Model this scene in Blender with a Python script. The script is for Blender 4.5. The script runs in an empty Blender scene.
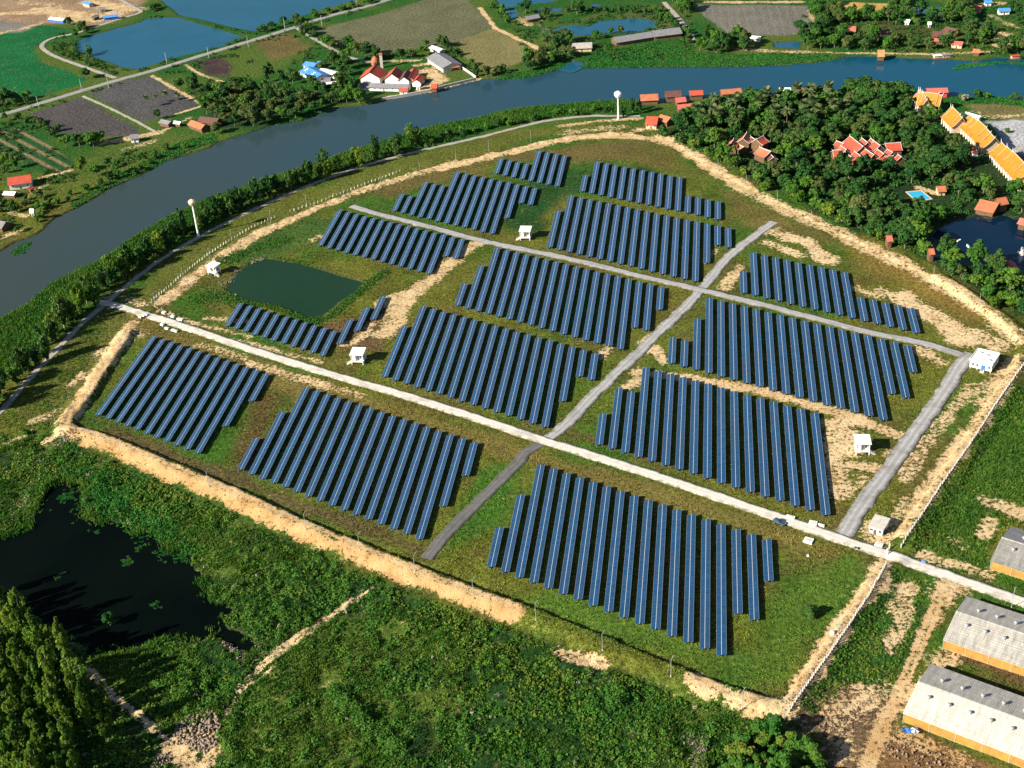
import bpy, bmesh, math, random
import numpy as np
from mathutils import Vector, Matrix
R = math.radians
rnd = random.Random(7)
rng = np.random.default_rng(11)
S = bpy.context.scene
C = S.collection

# ------------------------------------------------------------------ camera, sky, sun, exposure
FPX, PITCH, ROLL, HC = 1350.0, R(31.197184), R(-3.900885), 339.154
cam = bpy.data.cameras.new('camera'); cam.sensor_fit = 'HORIZONTAL'; cam.sensor_width = 36
cam.lens = 36 * FPX / 1024; cam.clip_start = 1; cam.clip_end = 60000
co = bpy.data.objects.new('camera', cam); C.objects.link(co); S.camera = co
co.matrix_world = Matrix.Translation((0, 0, HC)) @ Matrix.Rotation(math.pi/2 - PITCH, 4, 'X') @ Matrix.Rotation(ROLL, 4, 'Z')
SUN_EL, SH_AZ = R(29), R(26)            # shadows fall towards SH_AZ (from +x to +y)
W = bpy.data.worlds.new('World'); S.world = W; W.use_nodes = True
wn = W.node_tree; wn.nodes.clear()
sky = wn.nodes.new('ShaderNodeTexSky'); sky.sky_type = 'NISHITA'; sky.sun_disc = False
sky.sun_elevation = SUN_EL; sky.sun_rotation = math.atan2(-math.cos(SH_AZ), -math.sin(SH_AZ))
sky.altitude = 300; sky.air_density = 1.0; sky.dust_density = 1.2; sky.ozone_density = 2.0
bg = wn.nodes.new('ShaderNodeBackground'); bg.inputs[1].default_value = 0.05
wo = wn.nodes.new('ShaderNodeOutputWorld')
wn.links.new(sky.outputs[0], bg.inputs[0]); wn.links.new(bg.outputs[0], wo.inputs[0])
sl = bpy.data.lights.new('sun', 'SUN'); sl.energy = 5.0; sl.angle = R(0.5); sl.color = (1, .91, .74)
so = bpy.data.objects.new('sun', sl); C.objects.link(so)
so.rotation_euler = Vector((math.cos(SUN_EL)*math.cos(SH_AZ), math.cos(SUN_EL)*math.sin(SH_AZ), -math.sin(SUN_EL))).to_track_quat('-Z', 'Y').to_euler()
S.view_settings.view_transform = 'Standard'; S.view_settings.look = 'None'
S.view_settings.gamma = 1; S.view_settings.exposure = 1.18

# ------------------------------------------------------------------ survey helpers: a sight line to a point of the terrain
def at(px, py, z=0.0):
    x, y = px - 512.0, 384.0 - py
    c, s = math.cos(ROLL), math.sin(ROLL)
    xr, yr = c*x - s*y, s*x + c*y
    dx, dy, dz = xr, yr*math.sin(PITCH) + FPX*math.cos(PITCH), yr*math.cos(PITCH) - FPX*math.sin(PITCH)
    t = (z - HC) / dz
    return Vector((dx*t, dy*t, z))
def pts(s, z=0.0):
    return [at(*map(float, p.split(',')), z) for p in s.split()]
def xy(s): return np.array([(p.x, p.y) for p in pts(s)])
def smooth(P, n=4, closed=False):
    P = np.asarray(P, float); m = len(P); out = []
    for i in range(m if closed else m-1):
        if closed: a, b, c, d = P[i-1], P[i], P[(i+1) % m], P[(i+2) % m]
        else: a, b, c, d = P[max(i-1, 0)], P[i], P[i+1], P[min(i+2, m-1)]
        for k in range(n):
            t = k/n
            out.append(.5*((2*b) + (c-a)*t + (2*a-5*b+4*c-d)*t*t + (3*b-a-3*c+d)*t**3))
    if not closed: out.append(P[-1])
    return np.array(out)
def seg_dist(X, Y, P, closed=False):
    d2 = np.full(X.shape, 1e12); m = len(P)
    for i in range(m if closed else m-1):
        ax, ay = P[i]; bx, by = P[(i+1) % m]
        ex, ey = bx-ax, by-ay; L = ex*ex+ey*ey + 1e-9
        t = np.clip(((X-ax)*ex + (Y-ay)*ey)/L, 0, 1)
        d2 = np.minimum(d2, (X-ax-t*ex)**2 + (Y-ay-t*ey)**2)
    return np.sqrt(d2)
def inside(X, Y, P):
    r = np.zeros(X.shape, bool); m = len(P)
    for i in range(m):
        ax, ay = P[i-1]; bx, by = P[i]
        if ay == by: continue
        r ^= ((ay > Y) != (by > Y)) & (X < (bx-ax)*(Y-ay)/(by-ay) + ax)
    return r
def sdist(X, Y, P):
    d = seg_dist(X, Y, P, True)
    return np.where(inside(X, Y, P), -d, d)
def near(X, Y, P, m):
    return (X > P[:, 0].min()-m) & (X < P[:, 0].max()+m) & (Y > P[:, 1].min()-m) & (Y < P[:, 1].max()+m)
_h = rng.random((256, 256))
def vn(x, y, s, o=0):
    x = np.asarray(x)/s + o*17.3; y = np.asarray(y)/s + o*9.7
    i = np.floor(x).astype(int); j = np.floor(y).astype(int); f = x-i; g = y-j
    f = f*f*(3-2*f); g = g*g*(3-2*g); i &= 255; j &= 255; k = (i+1) & 255; l = (j+1) & 255
    return (_h[i, j]*(1-f) + _h[k, j]*f)*(1-g) + (_h[i, l]*(1-f) + _h[k, l]*f)*g
def fbm(x, y, s, o=0, n=3):
    return sum(vn(x, y, s/2**k, o+k)*.5**k for k in range(n))/sum(.5**k for k in range(n))
def step(a, b, x):
    t = np.clip((x-a)/(b-a), 0, 1); return t*t*(3-2*t)

# ------------------------------------------------------------------ materials
def nt(name):
    m = bpy.data.materials.new(name); m.use_nodes = True; t = m.node_tree
    b = t.nodes['Principled BSDF']
    return m, t, b
def nd(t, kind, **kw):
    n = t.nodes.new('ShaderNode'+kind)
    for k, v in kw.items():
        if k[0] == 'i': n.inputs[int(k[1:])].default_value = v
        else: setattr(n, k, v)
    return n
def mixc(t, f, a, b, mode='MIX'):
    n = t.nodes.new('ShaderNodeMix'); n.data_type = 'RGBA'; n.blend_type = mode
    for s, v in ((0, f), (6, a), (7, b)):
        if hasattr(v, 'is_output'): t.links.new(v, n.inputs[s])
        else: n.inputs[s].default_value = v if s == 0 else (*v, 1) if len(v) == 3 else v
    return n.outputs[2]
def mth(t, op, a, b=None, c=None, clamp=False):
    n = t.nodes.new('ShaderNodeMath'); n.operation = op; n.use_clamp = clamp
    for s, v in ((0, a), (1, b), (2, c)):
        if v is None: continue
        if hasattr(v, 'is_output'): t.links.new(v, n.inputs[s])
        else: n.inputs[s].default_value = v
    return n.outputs[0]
def noise(t, scale, detail=3, rough=.55, vec=None, coord='Object', dist=0):
    n = t.nodes.new('ShaderNodeTexNoise'); n.inputs['Scale'].default_value = scale
    n.inputs['Detail'].default_value = detail; n.inputs['Roughness'].default_value = rough
    n.inputs['Distortion'].default_value = dist
    if vec is None:
        c = t.nodes.new('ShaderNodeTexCoord') if coord != 'Pos' else t.nodes.new('ShaderNodeNewGeometry')
        vec = c.outputs['Position' if coord == 'Pos' else coord]
    t.links.new(vec, n.inputs['Vector'])
    return n.outputs['Fac']
def rng_map(t, v, a, b, c=0, d=1):
    n = t.nodes.new('ShaderNodeMapRange'); t.links.new(v, n.inputs[0])
    for i, q in enumerate((a, b, c, d)): n.inputs[i+1].default_value = q
    return n.outputs[0]
def bump(t, b, h, strength=.4, dist=.3):
    n = t.nodes.new('ShaderNodeBump'); n.inputs['Strength'].default_value = strength
    n.inputs['Distance'].default_value = dist
    t.links.new(h, n.inputs['Height']); t.links.new(n.outputs[0], b.inputs['Normal'])
def weathered(name, col, rough=.8, var=.25, scale=.6, metal=0, dirt=None, spec=.3):
    m, t, b = nt(name)
    n1 = noise(t, scale, 4, .6, coord='Pos'); n2 = noise(t, scale*6, 3, .6, coord='Pos')
    f = rng_map(t, mth(t, 'ADD', mth(t, 'MULTIPLY', n1, .7), mth(t, 'MULTIPLY', n2, .3)), .3, .7)
    lo = tuple(c*(1-var) for c in col) if dirt is None else dirt
    hi = tuple(min(1, c*(1+var*.5)) for c in col)
    t.links.new(mixc(t, f, lo, hi), b.inputs['Base Color'])
    b.inputs['Roughness'].default_value = rough; b.inputs['Metallic'].default_value = metal
    b.inputs['Specular IOR Level'].default_value = spec
    return m
def tiles(name, col, period=.9):
    """roof tiles: fine courses and a little fading"""
    m, t, b = nt(name)
    n1 = noise(t, .35, 4, .6, coord='Pos'); n2 = noise(t, 2.2, 2, .6, coord='Pos')
    f = rng_map(t, mth(t, 'ADD', mth(t, 'MULTIPLY', n1, .6), mth(t, 'MULTIPLY', n2, .4)), .3, .7)
    t.links.new(mixc(t, f, tuple(c*.62 for c in col), tuple(min(1, c*1.15) for c in col)), b.inputs['Base Color'])
    b.inputs['Roughness'].default_value = .75
    w = t.nodes.new('ShaderNodeTexWave'); w.inputs['Scale'].default_value = 1/period
    w.bands_direction = 'Z'; g = t.nodes.new('ShaderNodeNewGeometry'); t.links.new(g.outputs['Position'], w.inputs[0])
    bump(t, b, w.outputs['Fac'], .5, .12)
    return m
M = {}
M['white'] = weathered('white_paint', (.80, .79, .76), .6, .12)
M['white_wall'] = weathered('white_plaster', (.72, .70, .66), .8, .2)
M['cream'] = weathered('cream_plaster', (.55, .42, .28), .85, .25)
M['grey'] = weathered('grey_metal', (.36, .37, .38), .5, .2, metal=.3)
M['pole'] = weathered('galvanised_pole', (.36, .38, .39), .5, .15, metal=.2)
M['dark'] = weathered('dark_opening', (.025, .028, .032), .5, .3)
M['glass'] = weathered('window_glass', (.05, .09, .13), .15, .2, spec=.5)
M['wood'] = weathered('brown_wood', (.14, .08, .045), .8, .35)
M['concrete'] = weathered('concrete', (.46, .44, .40), .9, .25)
M['pale_concrete'] = weathered('pale_concrete', (.50, .49, .46), .85, .2)
M['dull_concrete'] = weathered('dull_concrete', (.20, .20, .20), .9, .3)
M['trim'] = weathered('temple_trim', (.52, .48, .42), .7, .2)
M['cream_tank'] = weathered('cream_tank', (.60, .50, .33), .6, .2)
M['rubber'] = weathered('rubber', (.02, .02, .02), .8, .2)
M['car'] = weathered('teal_car_paint', (.03, .075, .095), .25, .1, spec=.5)
M['blue_paint'] = weathered('blue_paint', (.04, .16, .55), .5, .25)
M['red_paint'] = weathered('red_paint', (.55, .06, .05), .5, .2)
M['red_tile'] = tiles('red_roof_tile', (.46, .072, .038))
M['orange_tile'] = tiles('orange_roof_tile', (.44, .14, .065))
M['pink_tile'] = tiles('faded_red_roof_tile', (.52, .13, .10))
M['brown_tile'] = tiles('brown_roof_tile', (.12, .05, .04))
M['grey_tile'] = tiles('grey_cement_roof', (.20, .20, .22))
M['blue_tile'] = tiles('blue_metal_roof', (.06, .25, .62))
M['gold_tile'] = tiles('golden_temple_tile', (.41, .180, .012))
M['thatch'] = tiles('thatch', (.40, .22, .09))
M['yellow_sheet'] = weathered('yellow_side_curtain', (.36, .195, .040), .85, .5, .35, 0, (.20, .12, .04))

def corrugated(name, c0, c1):
    m, t, b = nt(name)
    tc = nd(t, 'TexCoord'); mp = nd(t, 'Mapping'); mp.inputs['Scale'].default_value = (.12, 1.6, 1)
    t.links.new(tc.outputs['Object'], mp.inputs[0])
    st = noise(t, .9, 4, .7, mp.outputs[0])
    mp2 = nd(t, 'Mapping'); mp2.inputs['Scale'].default_value = (1.2, .10, 1); t.links.new(tc.outputs['Object'], mp2.inputs[0])
    s2 = noise(t, .6, 4, .75, mp2.outputs[0])
    f = rng_map(t, mth(t, 'ADD', mth(t, 'MULTIPLY', s2, .65), mth(t, 'MULTIPLY', st, .35)), .36, .62)
    w = nd(t, 'TexWave'); w.bands_direction = 'X'; w.inputs['Scale'].default_value = .42; t.links.new(tc.outputs['Object'], w.inputs[0])
    w2 = nd(t, 'TexWave'); w2.bands_direction = 'Y'; w2.inputs['Scale'].default_value = .3; w2.inputs['Distortion'].default_value = .6; t.links.new(tc.outputs['Object'], w2.inputs[0])
    col = mixc(t, f, c0, c1)
    col = mixc(t, mth(t, 'MULTIPLY', mth(t, 'POWER', w2.outputs['Fac'], 6.0), .35), col, tuple(c*.55 for c in c0))
    t.links.new(col, b.inputs['Base Color'])
    b.inputs['Roughness'].default_value = .55
    bump(t, b, w.outputs['Fac'], .6, .08)
    return m
M['zinc'] = corrugated('weathered_zinc_roof', (.22, .21, .19), (.47, .45, .41))
M['zinc_white'] = corrugated('white_sheet_roof', (.36, .34, .29), (.60, .58, .53))
M['fibre'] = corrugated('old_fibre_cement_roof', (.13, .13, .13), (.30, .29, .27))

def panel_mat():
    m, t, b = nt('photovoltaic_glass')
    tc = nd(t, 'TexCoord'); sp = nd(t, 'SeparateXYZ'); t.links.new(tc.outputs['Object'], sp.inputs[0])
    def line(v, period, half):
        fr = mth(t, 'FRACT', mth(t, 'DIVIDE', v, period))
        d = mth(t, 'ABSOLUTE', mth(t, 'SUBTRACT', fr, .5))
        return mth(t, 'GREATER_THAN', d, .5 - half/period)
    fr = line(sp.outputs[0], 1.80, .045); gap = line(sp.outputs[1], .988, .07)
    ce = mth(t, 'MAXIMUM', line(sp.outputs[1], .1647, .010), line(sp.outputs[0], .18, .010))
    # module-to-module tint differences
    cell = nd(t, 'TexWhiteNoise', noise_dimensions='3D')
    cmb = nd(t, 'CombineXYZ')
    t.links.new(mth(t, 'FLOOR', mth(t, 'DIVIDE', sp.outputs[1], .988)), cmb.inputs[0])
    t.links.new(mth(t, 'FLOOR', mth(t, 'DIVIDE', sp.outputs[0], 1.8)), cmb.inputs[1])
    oi = nd(t, 'ObjectInfo'); t.links.new(oi.outputs['Random'], cmb.inputs[2])
    t.links.new(cmb.outputs[0], cell.inputs[0])
    base = mixc(t, cell.outputs['Value'], (.003, .040, .110), (.010, .064, .160))
    base = mixc(t, mth(t, 'MULTIPLY', oi.outputs['Random'], .5), base, (.012, .040, .090))
    c = mixc(t, mth(t, 'MULTIPLY', ce, .14), base, (.14, .20, .30))
    c = mixc(t, mth(t, 'MULTIPLY', fr, .5), c, (.46, .50, .56)); c = mixc(t, mth(t, 'MULTIPLY', gap, .75), c, (.003, .006, .014))
    t.links.new(c, b.inputs['Base Color'])
    b.inputs['Roughness'].default_value = .25; b.inputs['IOR'].default_value = 1.6
    b.inputs['Coat Weight'].default_value = 1.0; b.inputs['Coat Roughness'].default_value = .06; b.inputs['Coat IOR'].default_value = 1.6
    return m
M['pv'] = panel_mat()
M['alu'] = weathered('aluminium_rail', (.72, .74, .76), .4, .1, metal=.3)

def water_mat(name, c0, c1, rough=.07, wave=.05, grad=None, spec=.5):
    m, t, b = nt(name)
    g = nd(t, 'NewGeometry')
    n1 = noise(t, .02, 3, .6, coord='Pos')
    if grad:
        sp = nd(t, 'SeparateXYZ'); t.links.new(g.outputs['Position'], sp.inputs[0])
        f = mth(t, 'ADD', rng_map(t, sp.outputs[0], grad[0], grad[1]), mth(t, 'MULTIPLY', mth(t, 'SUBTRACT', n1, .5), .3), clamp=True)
    else: f = rng_map(t, n1, .3, .7)
    t.links.new(mixc(t, f, c0, c1), b.inputs['Base Color'])
    t.links.new(rng_map(t, noise(t, .035, 4, .65, coord='Pos', dist=1.5), .4, .65, rough, rough*4), b.inputs['Roughness']); b.inputs['IOR'].default_value = 1.33; b.inputs['Specular IOR Level'].default_value = spec
    bump(t, b, noise(t, .8, 3, .6, coord='Pos'), wave, .25)
    return m
M['river'] = water_mat('river_water', (.033, .046, .042), (.003, .056, .104), .05, .10, (-330, 300), .2)  # bluer towards the right: reflected sky painted into the base colour
M['reservoir'] = water_mat('reservoir_water', (.008, .070, .122), (.013, .086, .146), .06, .12, None, .25)
M['pond'] = water_mat('green_pond_water', (.008, .030, .014), (.012, .036, .018), .10, .05, None, .15)
M['swamp'] = water_mat('swamp_water', (.0010, .0026, .0022), (.0022, .0046, .0036), .2, .05, None, .03)
M['lagoon'] = water_mat('dark_lagoon_water', (.001, .010, .028), (.002, .014, .036), .08, .05, None, .25)
M['pool'] = water_mat('pool_water', (.03, .33, .58), (.04, .38, .62), .1, .05)

def leaf_mat(name, cols, trans=.25):
    """leaf colour: drawn per tree, per leaf clump and by a slow change through the crown"""
    m, t, b = nt(name)
    oi = nd(t, 'ObjectInfo'); a = nd(t, 'Attribute', attribute_name='tint')
    n = noise(t, .45, 2, .5, coord='Pos')
    f = mth(t, 'ADD', mth(t, 'MULTIPLY', oi.outputs['Random'], .5), mth(t, 'ADD', mth(t, 'MULTIPLY', a.outputs['Fac'], .3), mth(t, 'MULTIPLY', mth(t, 'SUBTRACT', n, .3), .5)), clamp=True)
    r = nd(t, 'ValToRGB'); el = r.color_ramp.elements
    el[0].position = 0; el[0].color = (*cols[0], 1); el[1].position = 1; el[1].color = (*cols[-1], 1)
    for i, c in enumerate(cols[1:-1]):
        e = el.new((i+1)/(len(cols)-1)); e.color = (*c, 1)
    t.links.new(f, r.inputs[0]); t.links.new(r.outputs[0], b.inputs['Base Color'])
    b.inputs['Roughness'].default_value = .7; b.inputs['Specular IOR Level'].default_value = .2
    tr = nd(t, 'BsdfTranslucent'); t.links.new(r.outputs[0], tr.inputs[0])
    ms = nd(t, 'MixShader'); ms.inputs[0].default_value = trans
    t.links.new(b.outputs[0], ms.inputs[1]); t.links.new(tr.outputs[0], ms.inputs[2])
    t.links.new(ms.outputs[0], t.nodes['Material Output'].inputs[0])
    return m
M['leaf_dark'] = leaf_mat('dark_foliage', [(.007, .036, .014), (.015, .066, .014), (.028, .094, .016), (.050, .108, .020), (.085, .115, .030)])
M['leaf_mid'] = leaf_mat('green_foliage', [(.022, .090, .012), (.050, .145, .016), (.100, .180, .020)])
M['leaf_slim'] = leaf_mat('feathery_foliage', [(.034, .100, .012), (.100, .195, .018), (.215, .270, .034)], .4)
M['leaf_palm'] = leaf_mat('palm_foliage', [(.040, .085, .026), (.085, .130, .046), (.140, .155, .060)])
M['leaf_olive'] = leaf_mat('olive_foliage', [(.034, .074, .016), (.066, .105, .024), (.115, .130, .040)])
M['leaf_reed'] = leaf_mat('tall_grass_blades', [(.010, .070, .010), (.024, .115, .012), (.065, .155, .016), (.170, .185, .040)], .35)
M['leaf_gold'] = leaf_mat('yellow_foliage', [(.30, .24, .03), (.42, .34, .05)])
M['leaf_scrub'] = leaf_mat('scrub_foliage', [(.006, .040, .010), (.014, .090, .013), (.040, .140, .013), (.120, .175, .018), (.170, .140, .035)], .25)
M['leaf_mat'] = leaf_mat('water_weed_foliage', [(.010, .088, .015), (.022, .140, .018), (.050, .190, .026)], .25)
M['leaf_dry'] = leaf_mat('dry_reed', [(.20, .17, .12), (.34, .30, .23)], .15)
M['bark'] = weathered('bark', (.16, .13, .10), .9, .3)
M['bark_pale'] = weathered('pale_bark', (.30, .27, .22), .9, .3)

def gravel_mat(name, edge, mid, track, tw=.22, ev=(.86, 1.02), verge=(.085, .075, .035)):
    m, t, b = nt(name)
    a = nd(t, 'Attribute', attribute_name='across')   # -1 .. 1 over the width of the carriageway
    ab = mth(t, 'ABSOLUTE', a.outputs['Fac'])
    n1 = noise(t, .35, 4, .65, coord='Pos'); n2 = noise(t, 2.5, 3, .6, coord='Pos')
    n3 = noise(t, .09, 3, .6, coord='Pos'); wob = mth(t, 'MULTIPLY', mth(t, 'SUBTRACT', n1, .5), 1.3)
    e = rng_map(t, mth(t, 'ADD', ab, wob), .55, .95)
    d = mth(t, 'ABSOLUTE', mth(t, 'SUBTRACT', mth(t, 'ADD', ab, mth(t, 'MULTIPLY', wob, .3)), .34))
    w = rng_map(t, d, tw, .03)
    c = mixc(t, e, mid, edge); c = mixc(t, mth(t, 'MULTIPLY', w, .8), c, track)
    c = mixc(t, mth(t, 'MULTIPLY', rng_map(t, mth(t, 'ADD', mth(t, 'MULTIPLY', n2, .6), mth(t, 'MULTIPLY', n1, .4)), .42, .62), .55), c, tuple(x*.5 for x in mid))
    c = mixc(t, mth(t, 'MULTIPLY', rng_map(t, n3, .52, .64), .35), c, tuple(x*.6 for x in edge))
    v = rng_map(t, mth(t, 'ADD', ab, mth(t, 'ADD', mth(t, 'MULTIPLY', mth(t, 'SUBTRACT', n2, .5), 1.1), mth(t, 'MULTIPLY', mth(t, 'SUBTRACT', n1, .5), 1.2))), ev[0], ev[1])
    c = mixc(t, mth(t, 'MULTIPLY', v, .85), c, verge)
    t.links.new(c, b.inputs['Base Color']); b.inputs['Roughness'].default_value = .95
    bump(t, b, n2, .4, .1)
    return m
M['road_white'] = gravel_mat('white_laterite_gravel', (.34, .31, .27), (.56, .53, .48), (.70, .67, .61))
M['road_grey'] = gravel_mat('grey_gravel', (.18, .17, .16), (.28, .28, .29), (.42, .42, .43))
M['road_dark'] = gravel_mat('dark_gravel', (.06, .058, .055), (.105, .105, .105), (.15, .15, .15))
M['road_pale'] = gravel_mat('pale_dirt_road', (.22, .20, .16), (.30, .28, .25), (.40, .37, .33))
M['asphalt'] = gravel_mat('worn_asphalt', (.30, .28, .25), (.24, .24, .25), (.27, .27, .27))
M['sand_road'] = gravel_mat('sandy_track', (.22, .15, .07), (.25, .155, .075), (.44, .29, .15), .2, (.52, .85), (.075, .085, .025))

# ------------------------------------------------------------------ mesh helpers
def link(name, me, mat=None, parent=None):
    o = bpy.data.objects.new(name, me); C.objects.link(o)
    if mat is not None and me is not None and not me.materials:
        for m_ in (mat if isinstance(mat, (list, tuple)) else [mat]): me.materials.append(m_)
    if parent is not None: o.parent = parent
    return o
def np_mesh(name, V, F, attrs=None, smooth_=False):
    V = np.asarray(V, np.float32); F = np.asarray(F, np.int32); k = F.shape[1]
    me = bpy.data.meshes.new(name)
    me.vertices.add(len(V)); me.vertices.foreach_set('co', V.ravel())
    me.loops.add(F.size); me.loops.foreach_set('vertex_index', F.ravel())
    me.polygons.add(len(F)); me.polygons.foreach_set('loop_start', np.arange(0, F.size, k, dtype=np.int32))
    if smooth_: me.polygons.foreach_set('use_smooth', np.ones(len(F), bool))
    me.update(calc_edges=True)
    for n, a in (attrs or {}).items():
        a = np.asarray(a, np.float32)
        if a.ndim == 1: me.attributes.new(n, 'FLOAT', 'POINT').data.foreach_set('value', a)
        else:
            a4 = np.ones((len(a), 4), np.float32); a4[:, :3] = a
            me.attributes.new(n, 'FLOAT_COLOR', 'POINT').data.foreach_set('color', a4.ravel())
    return me
class MB:
    """collects boxes, prisms and tubes into one mesh"""
    def __init__(s): s.v = []; s.f = []
    def add(s, V, F):
        n = len(s.v); s.v += [tuple(p) for p in V]; s.f += [tuple(i+n for i in q) for q in F]; return s
    def box(s, x0, x1, y0, y1, z0, z1):
        return s.add([(x, y, z) for z in (z0, z1) for y in (y0, y1) for x in (x0, x1)],
                     [(0, 2, 3, 1), (4, 5, 7, 6), (0, 1, 5, 4), (2, 6, 7, 3), (0, 4, 6, 2), (1, 3, 7, 5)])
    def tube(s, a, b, r0, r1=None, n=6, cap=True):
        a, b = Vector(a), Vector(b); r1 = r0 if r1 is None else r1
        d = (b-a).normalized(); u = d.orthogonal().normalized(); w = d.cross(u)
        V = [p + (u*math.cos(2*math.pi*i/n) + w*math.sin(2*math.pi*i/n))*r for p, r in ((a, r0), (b, r1)) for i in range(n)]
        F = [(i, (i+1) % n, n+(i+1) % n, n+i) for i in range(n)]
        if cap: F += [tuple(range(n-1, -1, -1)), tuple(range(n, 2*n))]
        return s.add(V, F)
    def lathe(s, prof, n=12, c=(0, 0, 0)):
        V = [(c[0]+r*math.cos(2*math.pi*i/n), c[1]+r*math.sin(2*math.pi*i/n), c[2]+z) for r, z in prof for i in range(n)]
        F = [(k*n+i, k*n+(i+1) % n, (k+1)*n+(i+1) % n, (k+1)*n+i) for k in range(len(prof)-1) for i in range(n)]
        F += [tuple(range(n-1, -1, -1)), tuple((len(prof)-1)*n+i for i in range(n))]
        return s.add(V, F)
    def prism(s, poly, d):
        """poly: 3D polygon, extruded by vector d"""
        n = len(poly); d = Vector(d); P = [Vector(p) for p in poly]
        return s.add(P + [p+d for p in P], [tuple(range(n-1, -1, -1)), tuple(range(n, 2*n))] + [(i, (i+1) % n, n+(i+1) % n, n+i) for i in range(n)])
    def mesh(s, name):
        me = bpy.data.meshes.new(name); me.from_pydata(s.v, [], s.f); me.update()
        bm = bmesh.new(); bm.from_mesh(me); bmesh.ops.recalc_face_normals(bm, faces=bm.faces); bm.to_mesh(me); bm.free()
        return me
    def build(s, name, mat, parent=None): return link(name, s.mesh(name), mat, parent)
def tag(o, label=None, cat=None, group=None, kind=None):
    for k, v in (('label', label), ('category', cat), ('group', group), ('kind', kind)):
        if v: o[k] = v
    return o
def thing(name, label, cat, loc=(0, 0, 0), rz=0.0, group=None):
    o = bpy.data.objects.new(name, None); C.objects.link(o); o.location = loc; o.rotation_euler.z = rz
    o.empty_display_size = .5
    return tag(o, label, cat, group)
def copy_tree(o, parent=None):
    c = o.copy(); C.objects.link(c); c.parent = parent
    for ch in list(o.children): copy_tree(ch, c)
    return c
ORD = 'first second third fourth fifth sixth seventh eighth ninth tenth eleventh twelfth thirteenth fourteenth fifteenth sixteenth seventeenth eighteenth nineteenth twentieth'.split()
ORD += ['twenty-' + w for w in ORD[:9]] + ['thirtieth'] + ['thirty-' + w for w in ORD[:9]]

# ------------------------------------------------------------------ plan of the place (outlines measured on the ground)
RIVER = smooth(xy('-90,300 -40,272 0,251 15,242 38,233 54,218 75,208 102,193 105,190 130,179 150,170 160,162 182,155 210,147 217,142 250,132 281,122 301,120 331,108 361,105 383,101 406,95 431,92 476,80 512,77 537,75 562,67.5 582,67.5 640,66.5 700,66 768,65 800,63 833,59.5 853,55.5 900,57 943,58.5 975,60 998,57 1024,58 1110,57 1110,110 1024,100 993,95.5 963,96 900,94 860,93 800,93 745,95 700,97 670,102 637,100 612,100 572,103 512,109 476,118 440,124 400,135 376,144 343,153 301,168 256,182 222,195 207,198 190,207 180,211 162,220 132,238 100,260 55,281 27,304 0,318 -40,342 -110,388'), 3, True)
POND = smooth(xy('228,290 231,280 238,271 247,265 256,260 266,258 288,261 318,268 346,277 361,281.5 356,290 341,300 323,314 308,316.5 288,308 271,303.5 250,300 236,296'), 2, True)
P_RES1 = xy('76,42 85,37 109,30 140,22 145,18.5 175,16.5 200,24 242,36 222,46 175,57 137,69 120,66 95,57 78,51')
P_RES2 = xy('140,-14 162,1 180,15 207,20.5 240,29 256,31 283,20.5 323,9.5 356,-.5 392,-14')
P_FAR3 = xy('551,30 565,25 576,25 589,26 599,20.5 620,19.5 627,18 645,18.5 655,21 660,26.5 634,32 620,33 600,32 589,35 562,36.5 552,34')
P_FAR4 = xy('492,-10 496,0 503,7.5 520,5.5 533,4 554,1.4 556,-10')
P_FAR5 = xy('536,9 562,7.5 562,11 538,12.5')
P_FAR6 = xy('503,10 518,9.5 518,18 510,18.5')
P_CANAL = xy('906,6 945,6.5 943,21 929,14 908,11')
P_FAR7 = xy('774,42.5 801,41.5 800,48.5 775,47')
P_FAR8 = xy('590,3.5 601,3.5 600,7 591,7')
P_INLET = xy('564,63 571,60 584,62 583,67 572,72 560,70')
LAGOON = smooth(xy('921,246 930,236 946,223 968,217.5 979,214.5 990,219 1004,213.5 1015,219 1024,217 1070,222 1080,300 1040,300 1021,284 1006,275 1000,266 985,268 958,264 935,256'), 2, True)
SWAMP = smooth(xy('-60,560 0,534 25,524 40,494 65,476 87,486 87,504 90,514 110,519 127,520 137,531 155,531 170,544 185,550 195,559 205,569 206,592 227,599 228,620 250,637 256,653 240,651 225,642 210,634 190,644 170,640 150,643 120,652 80,652 40,627 0,602 -60,590'), 2, True)
GULLY = smooth(xy('342,684 362,684 385,696 406,712 418,744 405,744 388,728 358,712'), 2, True)
POOL = xy('907,192.5 921,191 931,199 917,201.5')

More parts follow.
